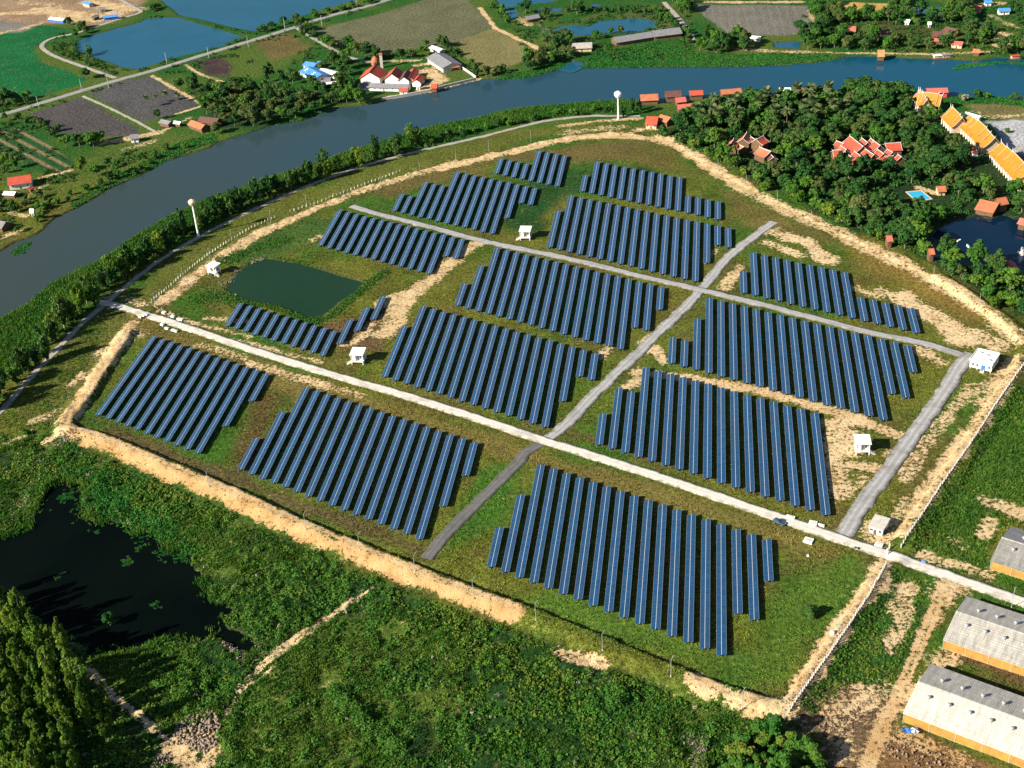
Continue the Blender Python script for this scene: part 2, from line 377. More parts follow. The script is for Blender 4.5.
BUND = xy('68,427 105,440 160,463 235,495 300,525 360,550 420,574 470,593 515,610 560,628 610,648 665,671 720,692 772,707 790,708 815,672 850,622 872,588 893,553 905,538 935,495 970,443 1000,398 1020,368 1024,345 1010,328 975,303 930,274 880,250 830,226 790,206 755,188 715,167 690,150 668,136 637,133 594,135 552,141 512,151 461,161 418,173 358,192 320,207 293,219 256,235 225,255 195,277 157,305 140,316 122,345 103,373 88,398')
BUNDS = smooth(BUND, 3, True)
ROADS = dict(
    main=(smooth(xy('100,303 118,306 130,310 170,322 256,351 340,377 400,394 470,416 545,441 600,458 680,484 760,511 840,539 900,559 960,580 1024,602 1120,634'), 3), 5.9),
    river=(smooth(xy('-40,452 0,412 20,389 50,357 67,339 88,318 107,302 125,287 145,271 165,257 195,239 230,221 260,207 296,191 330,177 376,162 420,151 476,138 512,129 545,121 587,116 617,116 640,116'), 3), 4.0),
    cross=(smooth(xy('774,222 734,252 712,277 702,289 684,309 662,329 634,357 607,382 579,411 559,431 545,441'), 3), 6.4),
    spur=(smooth(xy('545,441 527,452 514,467 481,499 451,529 427,559'), 3), 6.0),
    back=(smooth(xy('352,206 368,211 386,216 431,227 471,238 512,247 562,257 612,269 649,278 702,290 727,296 768,306 818,319 868,332 918,342 953,352 968,357'), 3), 5.6),
    east=(smooth(xy('972,354 962,363 948,386 918,429 888,471 863,504 847,530 840,539'), 3), 7.6),
    far=(smooth(xy('-60,131 0,115.5 62,97 115,81 152,71 207,54 256,39.5 296,27 326,17 363,7.5 391,-1 430,-14'), 3), 7.0),
    loop=(smooth(xy('116,78 96,71 79,65 57,57 46,51 42,46.5 45,42 55,37.5 77,33 101,25 123,18 141,12 134,7 118,-2'), 3), 4.6),
    fieldtrack=(xy('83,96 110,108 138,122 156,132'), 3.0),
    farmtrack=(smooth(xy('296,27 310,36 336,51 352,58 372,62'), 3), 4.5),
    villagetrack=(smooth(xy('664,2 678,17 688,30 693,40'), 2), 5.0),
    footpath=(smooth(xy('372,586 345,603 318,622 292,642 262,664 238,690'), 3), 4.0),
    grovepath=(smooth(xy('72,655 100,681 130,708 158,730 182,755 205,790'), 3), 5.0),
    greyyard=(xy('1000,122 1030,123'), 16),
)
SANDS = [  # polyline, half width m, strength
    ('62,431 110,447 160,471 235,503 300,533 360,557 420,581 470,600 515,616', 4.6, .98, .10), ('68,427 105,440 160,463 235,495 300,525 360,550 420,574 470,593 515,610', 1.5, 1.0, .5),
    ('66,425 84,398 99,373 118,345 131,326', 4.8, 1.0, .6), ('62,432 44,440', 3, .8),
    ('560,652 600,664', 3.0, .75), ('695,683 730,700 772,711 790,712', 4.5, .95),
    ('785,712 812,672 848,622 870,588 886,560', 4.2, 1.0),
    ('900,535 930,492 965,440 995,395 1015,362', 5.5, .8), ('905,480 940,425 975,385', 4.0, .55),
    ('1024,345 1008,330 973,305 928,276 878,252 828,229 788,210 752,192', 6.5, .75),
    ('752,192 715,170 690,153 662,138', 6.5, .95), ('662,140 630,136 594,136 552,142 512,152 470,161 440,168', 5.0, .95),
    ('440,168 418,173 358,192 320,207 293,219', 4.0, .78), ('293,219 256,235 225,255 195,277 160,304', 4.5, .95),
    ('640,118 600,121 560,126', 3, .7), ('560,133 620,127', 5, .5),
    ('640,372 670,376 700,379 760,391 820,406 870,424 898,434', 4.2, .9),
    ('840,425 850,450', 8, .8, 1.0), ('832,440 838,495', 5.5, .72, 1.0), ('852,465 875,468', 4, .75), ('842,480 870,484', 6, .5),
    ('476,243 460,252 445,268 428,280 412,294 404,305', 6.0, .85), ('402,303 395,320 383,332', 7, .8), ('388,302 405,296', 7, .8), ('345,345 360,338 372,325', 3.5, .7),
    ('320,236 312,240', 4, .6),
    ('640,352 655,348 664,362', 3.5, .8), ('610,345 600,357', 3, .65), ('628,386 638,380', 5, .75), ('640,344 650,336', 2.5, .7), ('715,250 705,262', 3, .5),
    ('740,268 725,288', 4, .75), ('770,232 790,238 805,240 830,262', 6.5, .8, 1.0), ('768,243 800,255', 5, .7, 1.0), ('855,288 880,296', 5, .62), ('880,290 920,305', 4, .7), ('905,300 945,322 965,340', 8.5, .85, 1.0), ('930,318 1000,345', 6.5, .75, 1.0), ('918,348 940,362', 5, .62), ('975,392 1000,372', 3, .6),
    ('890,455 925,440', 3.5, .6), ('900,470 915,455', 5, .62), ('905,500 885,540', 3.5, .6), ('880,540 872,530', 6, .6),
    ('135,333 120,345 105,352', 6.5, .62), ('100,300 120,293', 3.5, .6), ('70,385 82,375', 3.5, .62), ('35,420 60,410', 3.5, .6), ('5,445 30,432', 3, .5),
    ('130,300 150,306', 4, .55), ('160,310 190,322 250,337', 2.6, .6), ('205,318 245,322', 3, .6),
    ('250,363 300,378 360,395', 4.0, .62), ('200,345 245,358', 3.5, .5), ('230,338 320,362', 2.2, .62),
    ('372,586 345,603 318,622 292,642 262,664 238,690', 1.9, .52), ('330,612 300,632 262,660', 1.5, .68), ('275,668 238,692 225,712', 1.2, .5), ('72,655 100,681 130,708 158,730 182,755 205,790', 1.7, .68),
    ('200,735 212,750 200,765', 4, .7), ('172,745 192,765', 6, .8),
    ('948,578 940,592 932,618 916,655 900,690 886,722 874,750 862,790', 3.4, .60, .25), ('951,580 943,594 935,619 919,656 903,691 889,723 877,752 866,790', .9, .95, .5), ('943,580 936,594 928,618 912,654 896,689 882,721 870,749 858,790', .9, .95, .5), ('950,582 940,600', 6, .8, .4), ('880,690 850,700 820,720', 7, .52, .5), ('850,715 835,745', 7, .45, .3), ('852,730 838,765', 1.2, .7), ('872,690 845,712 825,735', 1.2, .7), ('880,700 860,715 840,728', 1.0, .7), ('905,610 890,650', 4, .6), ('905,590 900,610', 5, .6), ('880,590 886,575', 3, .8),
    ('905,700 925,690 945,660', 6, .7), ('885,745 905,735 960,765', 6, .5, .1), ('940,590 960,588', 5, .7),
    ('985,500 1010,510 1030,515', 5, .7), ('990,520 985,535', 4, .6), ('925,556 985,572', 4.5, .6), ('955,540 965,550', 3.5, .45),
    ('640,130 660,128', 5, .7),
    ('40,10 100,18 130,10 90,2', 14, .75), ('0,14 40,12 80,20', 6, .7), ('20,2 60,6', 10, .5), ('130,5 110,22', 8, .6), ('0,33 25,28 45,22', 5, .6),
    ('410,75 430,70 440,80 425,88', 8, .8), ('385,98 430,91 478,79', 3.0, .85), ('415,65 440,62', 5, .7), ('370,62 420,60', 3, .6),
    ('480,8 495,28 520,40 548,53', 2.5, .9), ('505,10 530,25', 3.5, .6), ('525,22 530,25', 4, .7),
    ('690,2 740,2 800,2', 4, .75), ('810,10 818,32', 3, .7), ('740,49 790,52 850,53', 3.5, .6), ('850,53 930,54 990,52', 3, .65), ('985,30 1005,35 1000,46', 7, .8), ('990,15 1015,28', 4, .5),
    ('975,6 1000,3', 7, .55), ('995,117 1024,115', 4, .6), ('985,120 975,112', 5, .4), ('1000,150 1024,147', 3, .5),
    ('920,188 935,193', 3, .9), ('100,144 130,138 158,133', 5, .7), ('122,150 150,142', 5, .5), ('160,132 190,118', 2.2, .6), ('205,105 170,116', 2, .8), ('152,76 200,103', 2, .8),
    ('22,230 0,238', 3, .7), ('10,212 25,216', 3, .6), ('40,178 72,170', 2.2, .8), ('45,185 25,198', 3, .5), ('15,50 35,45', 1, .3),
    ('186,65 200,74 222,82', 2, .7), ('232,98 244,100', 3, .7), ('262,98 282,96', 4, .6),
]
COVERS = [  # outline, colour, edge softness m
    ('668,130 712,100 905,92 970,130 1045,205 1045,320 1015,315 930,263 830,218 715,158', (.012, .034, .010), 4),
    ('205,100 260,92 340,92 385,98 331,107 256,130 205,128', (.014, .045, .012), 4),
    ('520,600 560,590 700,640 780,680 860,580 850,560 780,600 760,690 640,650', (.060, .115, .014), 6), ('485,470 520,465 500,520 450,560 430,560', (.040, .105, .012), 5),
    ('-50,38 45,25 60,27 71,31 55,36 41,42 34,47 34,53 42,62 59,68 77,74 87,79 82,84 40,96 11,100 -60,92', (.004, .098, .028), 2),
    ('31,113 81,97 137,128 138,135 107,137 59,133 37,120', (.058, .056, .060), 1.5),
    ('89,94 116,82.5 150,76 204,104.5 165,116 145,122 130,115', (.066, .067, .072), 1.5),
    ('3,128 27,128 74,163 72,171 61,177 0,152 -40,140', (.012, .060, .016), 1.5),
    ('318,30 345,22 400,8 430,-2 465,-2 496,26 455,42 420,48 375,56 340,47', (.098, .104, .056), 3),
    ('455,42 496,27 540,53 505,68 485,72 468,60', (.16, .145, .062), 2),
    ('694,5 740,5 807,6 817,32 780,36 744,34 730,34 704,16', (.135, .130, .115), 2),
    ('837,2 890,3.5 893,12 880,14 853,11', (.42, .26, .08), 2),
    ('255,40 290,33 312,47 296,53 270,60', (.105, .085, .030), 4), ('190,62 220,58 235,66 228,78 205,72', (.045, .030, .032), 5),
    ('560,27 640,8 690,20 664,40 600,12', (.060, .085, .022), 5),
    ('540,170 620,168 660,178 640,165 600,195 520,200 540,235 500,225', (.016, .058, .012), 7),
    ('500,205 560,195 545,240 515,222', (.013, .055, .013), 6),
    ('860,235 960,290 1000,320 960,318 880,275 840,245', (.17, .120, .028), 8),
    ('580,145 660,150 720,185 640,165', (.095, .085, .022), 8), ('720,190 780,215 850,245 800,236 745,225', (.11, .095, .026), 8),
    ('130,312 300,375 540,450 840,548 835,560 540,470 290,395 120,330', (.125, .105, .028), 4),
    ('545,430 830,520 830,512 560,425', (.085, .075, .022), 3), ('240,385 290,390 270,440 240,470', (.075, .058, .018), 6),
    ('100,420 240,475 430,545 430,560 260,500 110,440', (.085, .068, .026), 4),
    ('180,262 230,240 310,215 360,225 320,240 250,262', (.042, .085, .016), 5),
    ('300,330 400,300 380,350 340,345', (.10, .065, .030), 5),
    ('795,710 890,568 930,582 912,650 880,690 830,705', (.022, .062, .010), 5), ('905,545 1024,385 1100,385 1100,470 985,520 960,570', (.040, .085, .012), 6),
    ('105,305 125,318 62,428 10,420', (.085, .092, .020), 5), ('130,300 160,302 260,232 350,190 500,145 620,122 500,132 300,195 200,240', (.085, .100, .018), 5),
    ('360,190 440,170 600,140 660,140 620,160 500,160 390,200', (.105, .088, .028), 6),
    ('965,105 1000,103 1030,110 1030,120 985,116', (.13, .12, .045), 4), ('990,122 1040,118 1040,160 1010,150', (.36, .37, .40), 3),
    ('800,718 845,690 895,705 885,790 835,775 800,750', (.115, .078, .045), 5), ('860,780 888,735 905,728 1030,775 1030,800 860,800', (.15, .085, .038), 3), ('945,655 985,668 1030,690 1030,672 960,648', (.10, .062, .030), 2),
    ('0,14 40,22 20,32 -30,36', (.16, .15, .14), 5), ('-20,-10 150,-10 135,15 100,24 60,24 -20,20', (.25, .17, .11), 6),
    ('870,15 905,25 960,30 900,40 865,35', (.060, .065, .020), 6),
]
WATERS = [(RIVER, 2.2), (POND, 1.4), (P_RES1, 1.2), (P_RES2, 1.2), (P_FAR3, 1.), (P_FAR4, 1.), (P_FAR5, 1.), (P_FAR6, 1.), (P_CANAL, 1.), (P_FAR7, 1.), (P_FAR8, 1.), (P_INLET, 1.0), (LAGOON, 1.6), (SWAMP, 2.6), (POOL, 1.0)]

# ------------------------------------------------------------------ the ground: one sheet, fine where the photo looks, out to the horizon
def axis(a, b, st, far):
    core = list(np.arange(a, b, st)); d = st; x = core[-1]; up = []
    while x < far[1]: d *= 1.35; x += d; up.append(x)
    d = st; x = a; dn = []
    while x > far[0]: d *= 1.35; x -= d; dn.append(x)
    return np.array(dn[::-1] + core + up)
xs = axis(-500, 470, 1.05, (-30000, 30000))
ycore = [285.0]
while ycore[-1] < 1380: ycore.append(ycore[-1] + .75 + max(0, ycore[-1]-400)*.0013)
d, x, up = 3.0, ycore[-1], []
while x < 40000: d *= 1.35; x += d; up.append(x)
d, x, dn = 1.0, ycore[0], []
while x > -6000: d *= 1.5; x -= d; dn.append(x)
ys = np.array(dn[::-1] + ycore + up)
X, Y = np.meshgrid(xs, ys); NX, NY = len(xs), len(ys)
X = X.ravel(); Y = Y.ravel()
view = (X > -520) & (X < 490) & (Y > 280) & (Y < 1420)
vi = np.nonzero(view)[0]; vx, vy = X[vi], Y[vi]
z = np.zeros(len(vi)); sand = np.zeros(len(vi)); pale = np.zeros(len(vi)); weed = np.zeros(len(vi))
sdB = sdist(vx, vy, BUNDS)
hB = np.where(vy < 640, np.where(vx < -215, 3.0, 2.3), .55) * (.85 + .3*fbm(vx, vy, 30, 3))
for g in ((140, 316), (888, 556), (845, 530)):
    p = at(*g); hB *= 1 - np.exp(-((vx-p.x)**2 + (vy-p.y)**2)/90)
prof = np.where(sdB < 0, step(-4.4, -1.9, sdB), 1 - step(1.8, 8.5, sdB))
z += hB*prof
z += step(14, 4, np.abs(sdB-2))*((fbm(vx, vy, 3.2, 12)-.5)*1.3)
south = step(2, 14, sdB) * step(470, 400, vy + .35*np.abs(vx+40)*0 + .0*vx) if False else 0
sdsc = sdist(vx, vy, xy('-90,430 60,434 160,480 300,545 420,596 520,630 620,668 775,724 840,770 840,900 -200,900'))
scr = step(4, -6, sdsc)
z += scr*((fbm(vx, vy, 12, 5)-.5)*4.2*step(0, 8, -sdsc) - .5)
z += (fbm(vx, vy, 5, 8)-.5)*.22
wmask = np.full(len(vi), 50.0)
for P, dep in WATERS:
    k = np.nonzero(near(vx, vy, P, 12))[0]
    s = sdist(vx[k], vy[k], P) + (fbm(vx[k], vy[k], 7, 4)-.5)*(9 if P is SWAMP else 2.2)
    wmask[k] = np.minimum(wmask[k], s)
    z[k] = np.where(s < 2.5, z[k]*step(-.5, 2.5, s) - dep*step(2.0, -3.5, s), z[k])
for s_, w_, a_, *p_ in SANDS:
    P = xy(s_); k = np.nonzero(near(vx, vy, P, w_*2.2+4))[0]
    d = seg_dist(vx[k], vy[k], P)
    sand[k] = np.maximum(sand[k], a_*step(w_*1.35+.6, w_*.35, d + (fbm(vx[k], vy[k], 9, 2)-.5)*w_*1.3))
    w2 = step(w_*1.8+1, w_*.5, d); q_ = p_[0] if p_ else .75; pale[k] = pale[k]*(1-w2) + q_*w2
sand *= step(-.5, 1.0, wmask)
base = np.empty((len(vi), 3)); n1 = fbm(vx, vy, 60, 1, 4); n2 = fbm(vx, vy, 18, 6, 4)
gA, gB, gC = np.array((.036, .092, .010)), np.array((.092, .104, .015)), np.array((.092, .070, .022))
f1 = step(.35, .62, n1)[:, None]; f2 = step(.50, .75, n2)[:, None]
base[:] = gA*(1-f1) + gB*f1; base = base*(1-f2*.6) + gC*f2*.6
base = base*(.62 + .76*fbm(vx, vy, 7, 15, 3))[:, None]
farv = step(790, 900, vy)[:, None]*step(0, 40, sdB)[:, None]
base = base*(1-farv) + farv*(np.array((.014, .078, .010))*(1-f1) + np.array((.060, .100, .016))*f1)
base = base*(1-scr[:, None]) + scr[:, None]*(np.array((.012, .042, .008))*(1-step(.5, .62, fbm(vx, vy, 34, 57)))[:, None] + np.array((.055, .090, .014))*step(.5, .62, fbm(vx, vy, 34, 57))[:, None])
for s_, c_, e_ in COVERS:
    P = xy(s_); k = np.nonzero(near(vx, vy, P, e_*3))[0]
    a = step(e_, -e_, sdist(vx[k], vy[k], P) + (fbm(vx[k], vy[k], e_*5, 7)-.5)*e_*2.5)[:, None]
    tone = (.75 + .5*fbm(vx[k], vy[k], 14, 9))[:, None]
    base[k] = base[k]*(1-a) + a*np.array(c_)*tone
# crop rows of the strip field and the furrows of the ploughed fields
for s_, ang0, per, amp, alt in (('3,128 27,128 74,163 72,171 61,177 0,152 -40,140', ('0,140', '66,176'), 9.0, .75, (.26, .19, .10)),
                                ('31,113 81,97 137,128 138,135 107,137 59,133 37,120', ('60,104', '110,132'), 5.0, .35, (.10, .085, .075)),
                                ('318,30 345,22 400,8 430,-2 465,-2 496,26 455,42 420,48 375,56 340,47', ('320,30', '430,2'), 6.0, .35, (.16, .155, .11)),
                                ('694,5 740,5 807,6 817,32 780,36 744,34 730,34 704,16', ('760,6', '768,34'), 7.0, .35, (.20, .18, .15))):
    P = xy(s_); k = np.nonzero(near(vx, vy, P, 1))[0]; k = k[inside(vx[k], vy[k], P)]
    a, b = xy(ang0[0])[0], xy(ang0[1])[0]; u = (b-a)/np.linalg.norm(b-a)
    w = np.abs(((vx[k]-a[0])*-u[1] + (vy[k]-a[1])*u[0])/per % 1 - .5)*2
    m_ = (step(.55, .8, w)*amp)[:, None]; base[k] = base[k]*(1-m_) + m_*np.array(alt)
mud = step(2.2, .2, wmask)[:, None]
base = base*(1-mud*.8) + mud*.8*np.array((.030, .040, .018))
Zf = np.zeros(len(X)); Zf[vi] = z; SA = np.zeros(len(X)); SA[vi] = sand; PA = np.zeros(len(X)); PA[vi] = pale
CO = np.tile(np.array((.045, .075, .022)), (len(X), 1)); CO[vi] = base
WM = np.full(len(X), 50.0); WM[vi] = wmask
ZG, WG, SG = Zf.reshape(NY, NX), WM.reshape(NY, NX), SA.reshape(NY, NX)
def grid(G, x, y):
    x = np.atleast_1d(np.asarray(x, float)); y = np.atleast_1d(np.asarray(y, float))
    i = np.clip(np.searchsorted(xs, x)-1, 0, NX-2); j = np.clip(np.searchsorted(ys, y)-1, 0, NY-2)
    f = (x-xs[i])/(xs[i+1]-xs[i]); g = (y-ys[j])/(ys[j+1]-ys[j])
    return (G[j, i]*(1-f)+G[j, i+1]*f)*(1-g) + (G[j+1, i]*(1-f)+G[j+1, i+1]*f)*g
def gz(x, y): return float(grid(ZG, x, y)[0])
ii = np.arange(NX*NY).reshape(NY, NX)
F = np.stack([ii[:-1, :-1], ii[:-1, 1:], ii[1:, 1:], ii[1:, :-1]], -1).reshape(-1, 4)
gm, t, b = nt('ground_cover')
ac = nd(t, 'Attribute', attribute_name='cover'); asd = nd(t, 'Attribute', attribute_name='sand')
na = noise(t, .10, 4, .65, coord='Pos'); nb = noise(t, .55, 4, .65, coord='Pos'); nc = noise(t, 2.2, 3, .6, coord='Pos')
k_ = rng_map(t, mth(t, 'ADD', mth(t, 'MULTIPLY', nb, .55), mth(t, 'MULTIPLY', nc, .45)), .36, .64, .18, 1.8)
cc = mixc(t, 1.0, ac.outputs['Color'], (1, 1, 1), 'MULTIPLY')
vm = nd(t, 'VectorMath', operation='SCALE'); t.links.new(ac.outputs['Color'], vm.inputs[0]); t.links.new(k_, vm.inputs['Scale'])
dry = mixc(t, mth(t, 'MULTIPLY', rng_map(t, mth(t, 'ADD', mth(t, 'MULTIPLY', na, .5), mth(t, 'MULTIPLY', nb, .5)), .52, .68), .38), vm.outputs[0], (.150, .125, .042))
sm = mth(t, 'ADD', asd.outputs['Fac'], mth(t, 'MULTIPLY', mth(t, 'SUBTRACT', mth(t, 'ADD', mth(t, 'MULTIPLY', nb, .55), mth(t, 'ADD', mth(t, 'MULTIPLY', na, .25), mth(t, 'MULTIPLY', nc, .2))), .5), 4.2))
sm = rng_map(t, sm, .44, .62)
scol = mixc(t, rng_map(t, mth(t, 'ADD', mth(t, 'MULTIPLY', nc, .5), mth(t, 'MULTIPLY', na, .5)), .36, .62), (.32, .170, .058), (.49, .330, .155))
apl = nd(t, 'Attribute', attribute_name='pale')
scol = mixc(t, mth(t, 'MULTIPLY', apl.outputs['Fac'], rng_map(t, mth(t, 'ADD', mth(t, 'MULTIPLY', nb, .6), mth(t, 'MULTIPLY', na, .4)), .36, .56)), scol, (.60, .47, .29))
scol = mixc(t, mth(t, 'MULTIPLY', rng_map(t, nc, .56, .68), .6), scol, (.16, .10, .045))
t.links.new(mixc(t, sm, dry, scol), b.inputs['Base Color'])
b.inputs['Roughness'].default_value = .95; b.inputs['Specular IOR Level'].default_value = .1
bump(t, b, mth(t, 'ADD', nb, mth(t, 'MULTIPLY', nc, .5)), .9, .5)
V = np.stack([X, Y, Zf], -1)
tag(link('ground', np_mesh('ground', V, F, {'cover': CO, 'sand': SA, 'pale': PA}, True), gm), kind='structure')

# ------------------------------------------------------------------ water sheets
def sheet(name, P, zz, mat, grow=2.5):
    c = P.mean(0); me = bpy.data.meshes.new(name)
    bm = bmesh.new(); n = len(P); Q = []
    area = .5*sum(P[i-1][0]*P[i][1]-P[i][0]*P[i-1][1] for i in range(n))
    for i in range(n):
        t_ = P[(i+1) % n]-P[i-1]; t_ = t_/(np.linalg.norm(t_)+1e-9); o = np.array((t_[1], -t_[0]))*(1 if area > 0 else -1)
        Q.append(P[i]+o*grow)
    fc = bm.faces.new([bm.verts.new((q[0], q[1], zz)) for q in Q]); fc.normal_update()
    if fc.normal.z < 0: fc.normal_flip()
    bmesh.ops.triangulate(bm, faces=bm.faces); bm.to_mesh(me); bm.free()
    return tag(link(name, me, mat), kind='structure')
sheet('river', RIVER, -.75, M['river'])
sheet('site_pond', POND, -.5, M['pond'], 2)
for i, P in enumerate((P_RES1, P_RES2)): sheet('reservoir', P, -.4, M['reservoir'], 1.5)
for P in (P_FAR3, P_FAR4, P_FAR5, P_FAR6, P_CANAL, P_FAR7, P_FAR8, P_INLET): sheet('fish_pond', P, -.4, M['reservoir'], 1.2)
sheet('lagoon', LAGOON, -.6, M['lagoon'], 2)
sheet('swamp_water', SWAMP, -1.2, M['swamp'], 5)

# ------------------------------------------------------------------ roads and tracks
def road(name, P, w, mat, zz=.10, rag=.5):
    P = np.asarray(P); L = np.concatenate([[0], np.cumsum(np.linalg.norm(np.diff(P, axis=0), axis=1))])
    n = max(3, int(L[-1]/1.0)); s = np.linspace(0, L[-1], n)
    px_, py_ = np.interp(s, L, P[:, 0]), np.interp(s, L, P[:, 1])
    tx, ty = np.gradient(px_), np.gradient(py_); l = np.hypot(tx, ty); nx, ny = -ty/l, tx/l
    off = np.array((-1.04, -1, -.6, -.2, .2, .6, 1, 1.04)); V = []; A = []
    el = (fbm(px_, py_, 6, 21, 4)-.5)*3.2*rag; er = (fbm(px_, py_, 6, 31, 4)-.5)*3.2*rag
    for k in off:
        h = w/2*abs(k) + (el if k < 0 else er)*abs(k)
        x_, y_ = px_+nx*np.sign(k)*h, py_+ny*np.sign(k)*h
        V.append(np.stack([x_, y_, grid(ZG, x_, y_) + (zz + .06*(1-abs(k)) if abs(k) <= 1 else -.25)], -1)); A.append(np.full(n, k))
    V = np.stack(V, 1).reshape(-1, 3); A = np.stack(A, 1).ravel(); m = len(off)
    I = np.arange(n*m).reshape(n, m)
    F = np.stack([I[:-1, :-1], I[:-1, 1:], I[1:, 1:], I[1:, :-1]], -1).reshape(-1, 4)[:, ::-1]
    return tag(link(name, np_mesh(name, V, F, {'across': A}), mat), kind='structure')
for k, nm, mt, zz, rg in (('river', 'levee_road', 'road_pale', .10, .7), ('spur', 'gravel_spur_road', 'road_dark', .10, .5), ('cross', 'gravel_crossing_road', 'road_grey', .14, .8),
                      ('back', 'gravel_back_road', 'road_grey', .18, .6), ('east', 'gravel_east_road', 'road_grey', .22, .7), ('main', 'white_gravel_road', 'road_white', .27, .35),
                      ('far', 'country_road', 'asphalt', .2, .15), ('loop', 'fish_pond_road', 'road_pale', .14, .3), ('fieldtrack', 'field_track', 'road_pale', .12, .4),
                      ('farmtrack', 'farm_track', 'road_pale', .12, .3), ('villagetrack', 'village_track', 'road_pale', .1, .5),
                      ):
    P, w = ROADS[k]; road(nm, P, w, M[mt], zz, rg)

# ------------------------------------------------------------------ solar panel rows
TH = R(-9.388682); NV = Vector((math.cos(TH), math.sin(TH), 0)); UV_ = Vector((-math.sin(TH), math.cos(TH), 0))
ROWS = {'A': (-287.73, '3:553.7 3:550.9 3:548.0 3:544.9 3:542.0 3:538.8 3:535.8 3:532.9 3:529.8 3:526.8 3:523.8 2:533.8 1:543.6'), 'B': (-203.56, '1:486.0 2:495.8 3:505.3 3:502.5 3:499.5 3:496.4 3:493.4 3:490.5 3:487.4 3:484.4 3:481.5 3:478.6 3:475.5 3:472.6 3:469.5 3:466.5 2:476.5 1:486.3'), 'C': (-81.49, '1:424.7 2:434.7 3:444.5 3:441.8 3:438.7 3:435.7 3:432.8 3:429.7 3:426.6 3:423.7 3:420.6 3:417.9 3:414.6 3:411.6 3:408.7 3:405.7 2:415.5 2:412.5 1:422.4'), 'D': (-155.1, '2:580.8 3:590.3 3:587.5 3:584.3 3:581.4 3:578.6 3:575.4 3:572.4 3:569.6 3:566.7 3:563.6 3:560.7 3:557.6 3:554.5 3:551.7 2:561.3 1:571.2 1:568.3'), 'E': (-130.93, '1:642.9 2:652.7 3:662.4 3:659.6 3:656.7 3:653.8 3:650.8 3:647.9 3:644.7 3:641.7 3:638.6 3:635.6 3:632.7 3:629.7 3:626.9 3:623.9 2:633.5 2:630.7 1:640.2'), 'F': (-225.69, '2:729.3 2:726.0 2:723.1 2:719.7 2:716.7 2:713.9 2:710.9 2:707.8 2:705.0 2:701.9 2:699.0 2:695.8 2:693.5 1:702.7 1:700.0'), 'G': (-251.73, '1:617.4 1:614.6 1:611.6 1:608.3 1:605.5 1:602.4 1:599.7 1:596.4 1:593.4 1:590.5 1:587.4 1:600.3 1:613.9 1:626.7'), 'H': (-191.1, '1:766.2 1:763.3 2:772.6 2:769.7 2:767.0 3:776.5 3:773.4 3:770.5 3:767.8 3:764.6 3:761.3 3:758.8 2:768.3 1:777.9 1:775.1'), 'I': (-135.26, '1:825.0 1:821.6 1:818.6 1:815.7 2:825.4 2:822.5 2:819.6 2:816.5'), 'J': (-88.73, '2:727.7 3:737.6 3:734.5 3:731.6 3:728.6 3:725.6 3:722.6 3:719.5 3:716.7 3:713.5 3:710.3 3:707.4 3:704.3 3:701.3 3:698.8 2:708.6 1:718.5 1:715.5'), 'K': (-76.55, '1:795.4 2:805.5 2:802.3 2:799.1 2:796.3 2:793.5 2:790.6 2:787.7 2:784.9 2:781.5 2:778.8 1:762.9 1:759.8 1:756.5 1:753.7'), 'L': (21.04, '1:659.8 2:670.0 2:666.9 2:664.0 2:660.8 2:657.8 2:655.0 2:652.1 2:649.2 2:646.1 1:630.1 1:627.4 1:624.3 1:621.3 1:618.6'), 'M': (-15.07, '1:585.1 1:582.2 2:592.3 3:602.1 3:599.2 3:596.4 3:593.5 3:590.6 3:587.2 3:584.3 3:581.3 3:578.2 3:575.2 3:572.5 3:569.5 3:566.5 3:563.4 2:573.2 2:570.1 1:580.1'), 'N': (-45.23, '1:512.8 2:522.7 2:519.9 3:529.5 3:526.4 3:523.8 3:520.8 3:517.9 3:514.9 3:511.6 3:508.6 3:505.6 3:502.8 3:500.1 3:496.9 3:494.3 3:491.2')}
WHERE = {'A': 'leftmost block below the white road', 'B': 'middle block below the white road', 'C': 'nearest block, at front right',
         'D': 'central block above the white road', 'E': 'central block before the grey track', 'F': 'block above the green pond',
         'G': 'strip between pond and white road', 'H': 'stepped block behind the grey track', 'I': 'smallest block, by the top bank',
         'J': 'block right of the far cabin', 'K': 'rearmost block on the right', 'L': 'low block beside the wood',
         'M': 'right block before the grey track', 'N': 'right block above the white road'}
LEN = {1: 'short', 2: 'medium', 3: 'long'}
UL, HW, TILT = 25.69, 1.83, R(12)
ct, st_ = math.cos(TILT), math.sin(TILT)
# a table is modelled in its own plane: x across the slope (low edge at -x, facing left), y along
def table_parts():
    r = .05
    pv = MB().box(-HW, HW, -UL/2+.02, UL/2-.02, -.02, .02).mesh('panel_table')
    rl = MB().box(-.06, .06, -UL/2, UL/2, .022, .05).mesh('centre_rail')
    fr = MB()
    for x_ in (-1.1, 1.1): fr.box(x_-.05, x_+.05, -UL/2-.15, UL/2-.05, -.16, -.024)
    for k in range(8):
        y_ = -UL/2 + .4 + k*(UL-.8)/7
        fr.box(-1.6, 1.6, y_-.05, y_+.05, -.28, -.164)
        for x_ in (-1.25, 1.25):
            gx, gz_ = x_*ct, x_*st_
            h = 1.4 + gz_ + .0
            top = Vector((x_, y_, -.2)); bot = top + Vector((-st_*-1*0, 0, 0))
            # straight down in world = (-sin, 0, -cos) in the tilted frame
            dn = Vector((-st_, 0, -ct))
            fr.tube(top, top + dn*(h+.5), .055, n=4)
    return pv, rl, fr.mesh('support_frame')
me_pv, me_rl, me_fr = table_parts()
me_pv.materials.append(M['pv']); me_rl.materials.append(M['alu']); me_fr.materials.append(M['pole'])
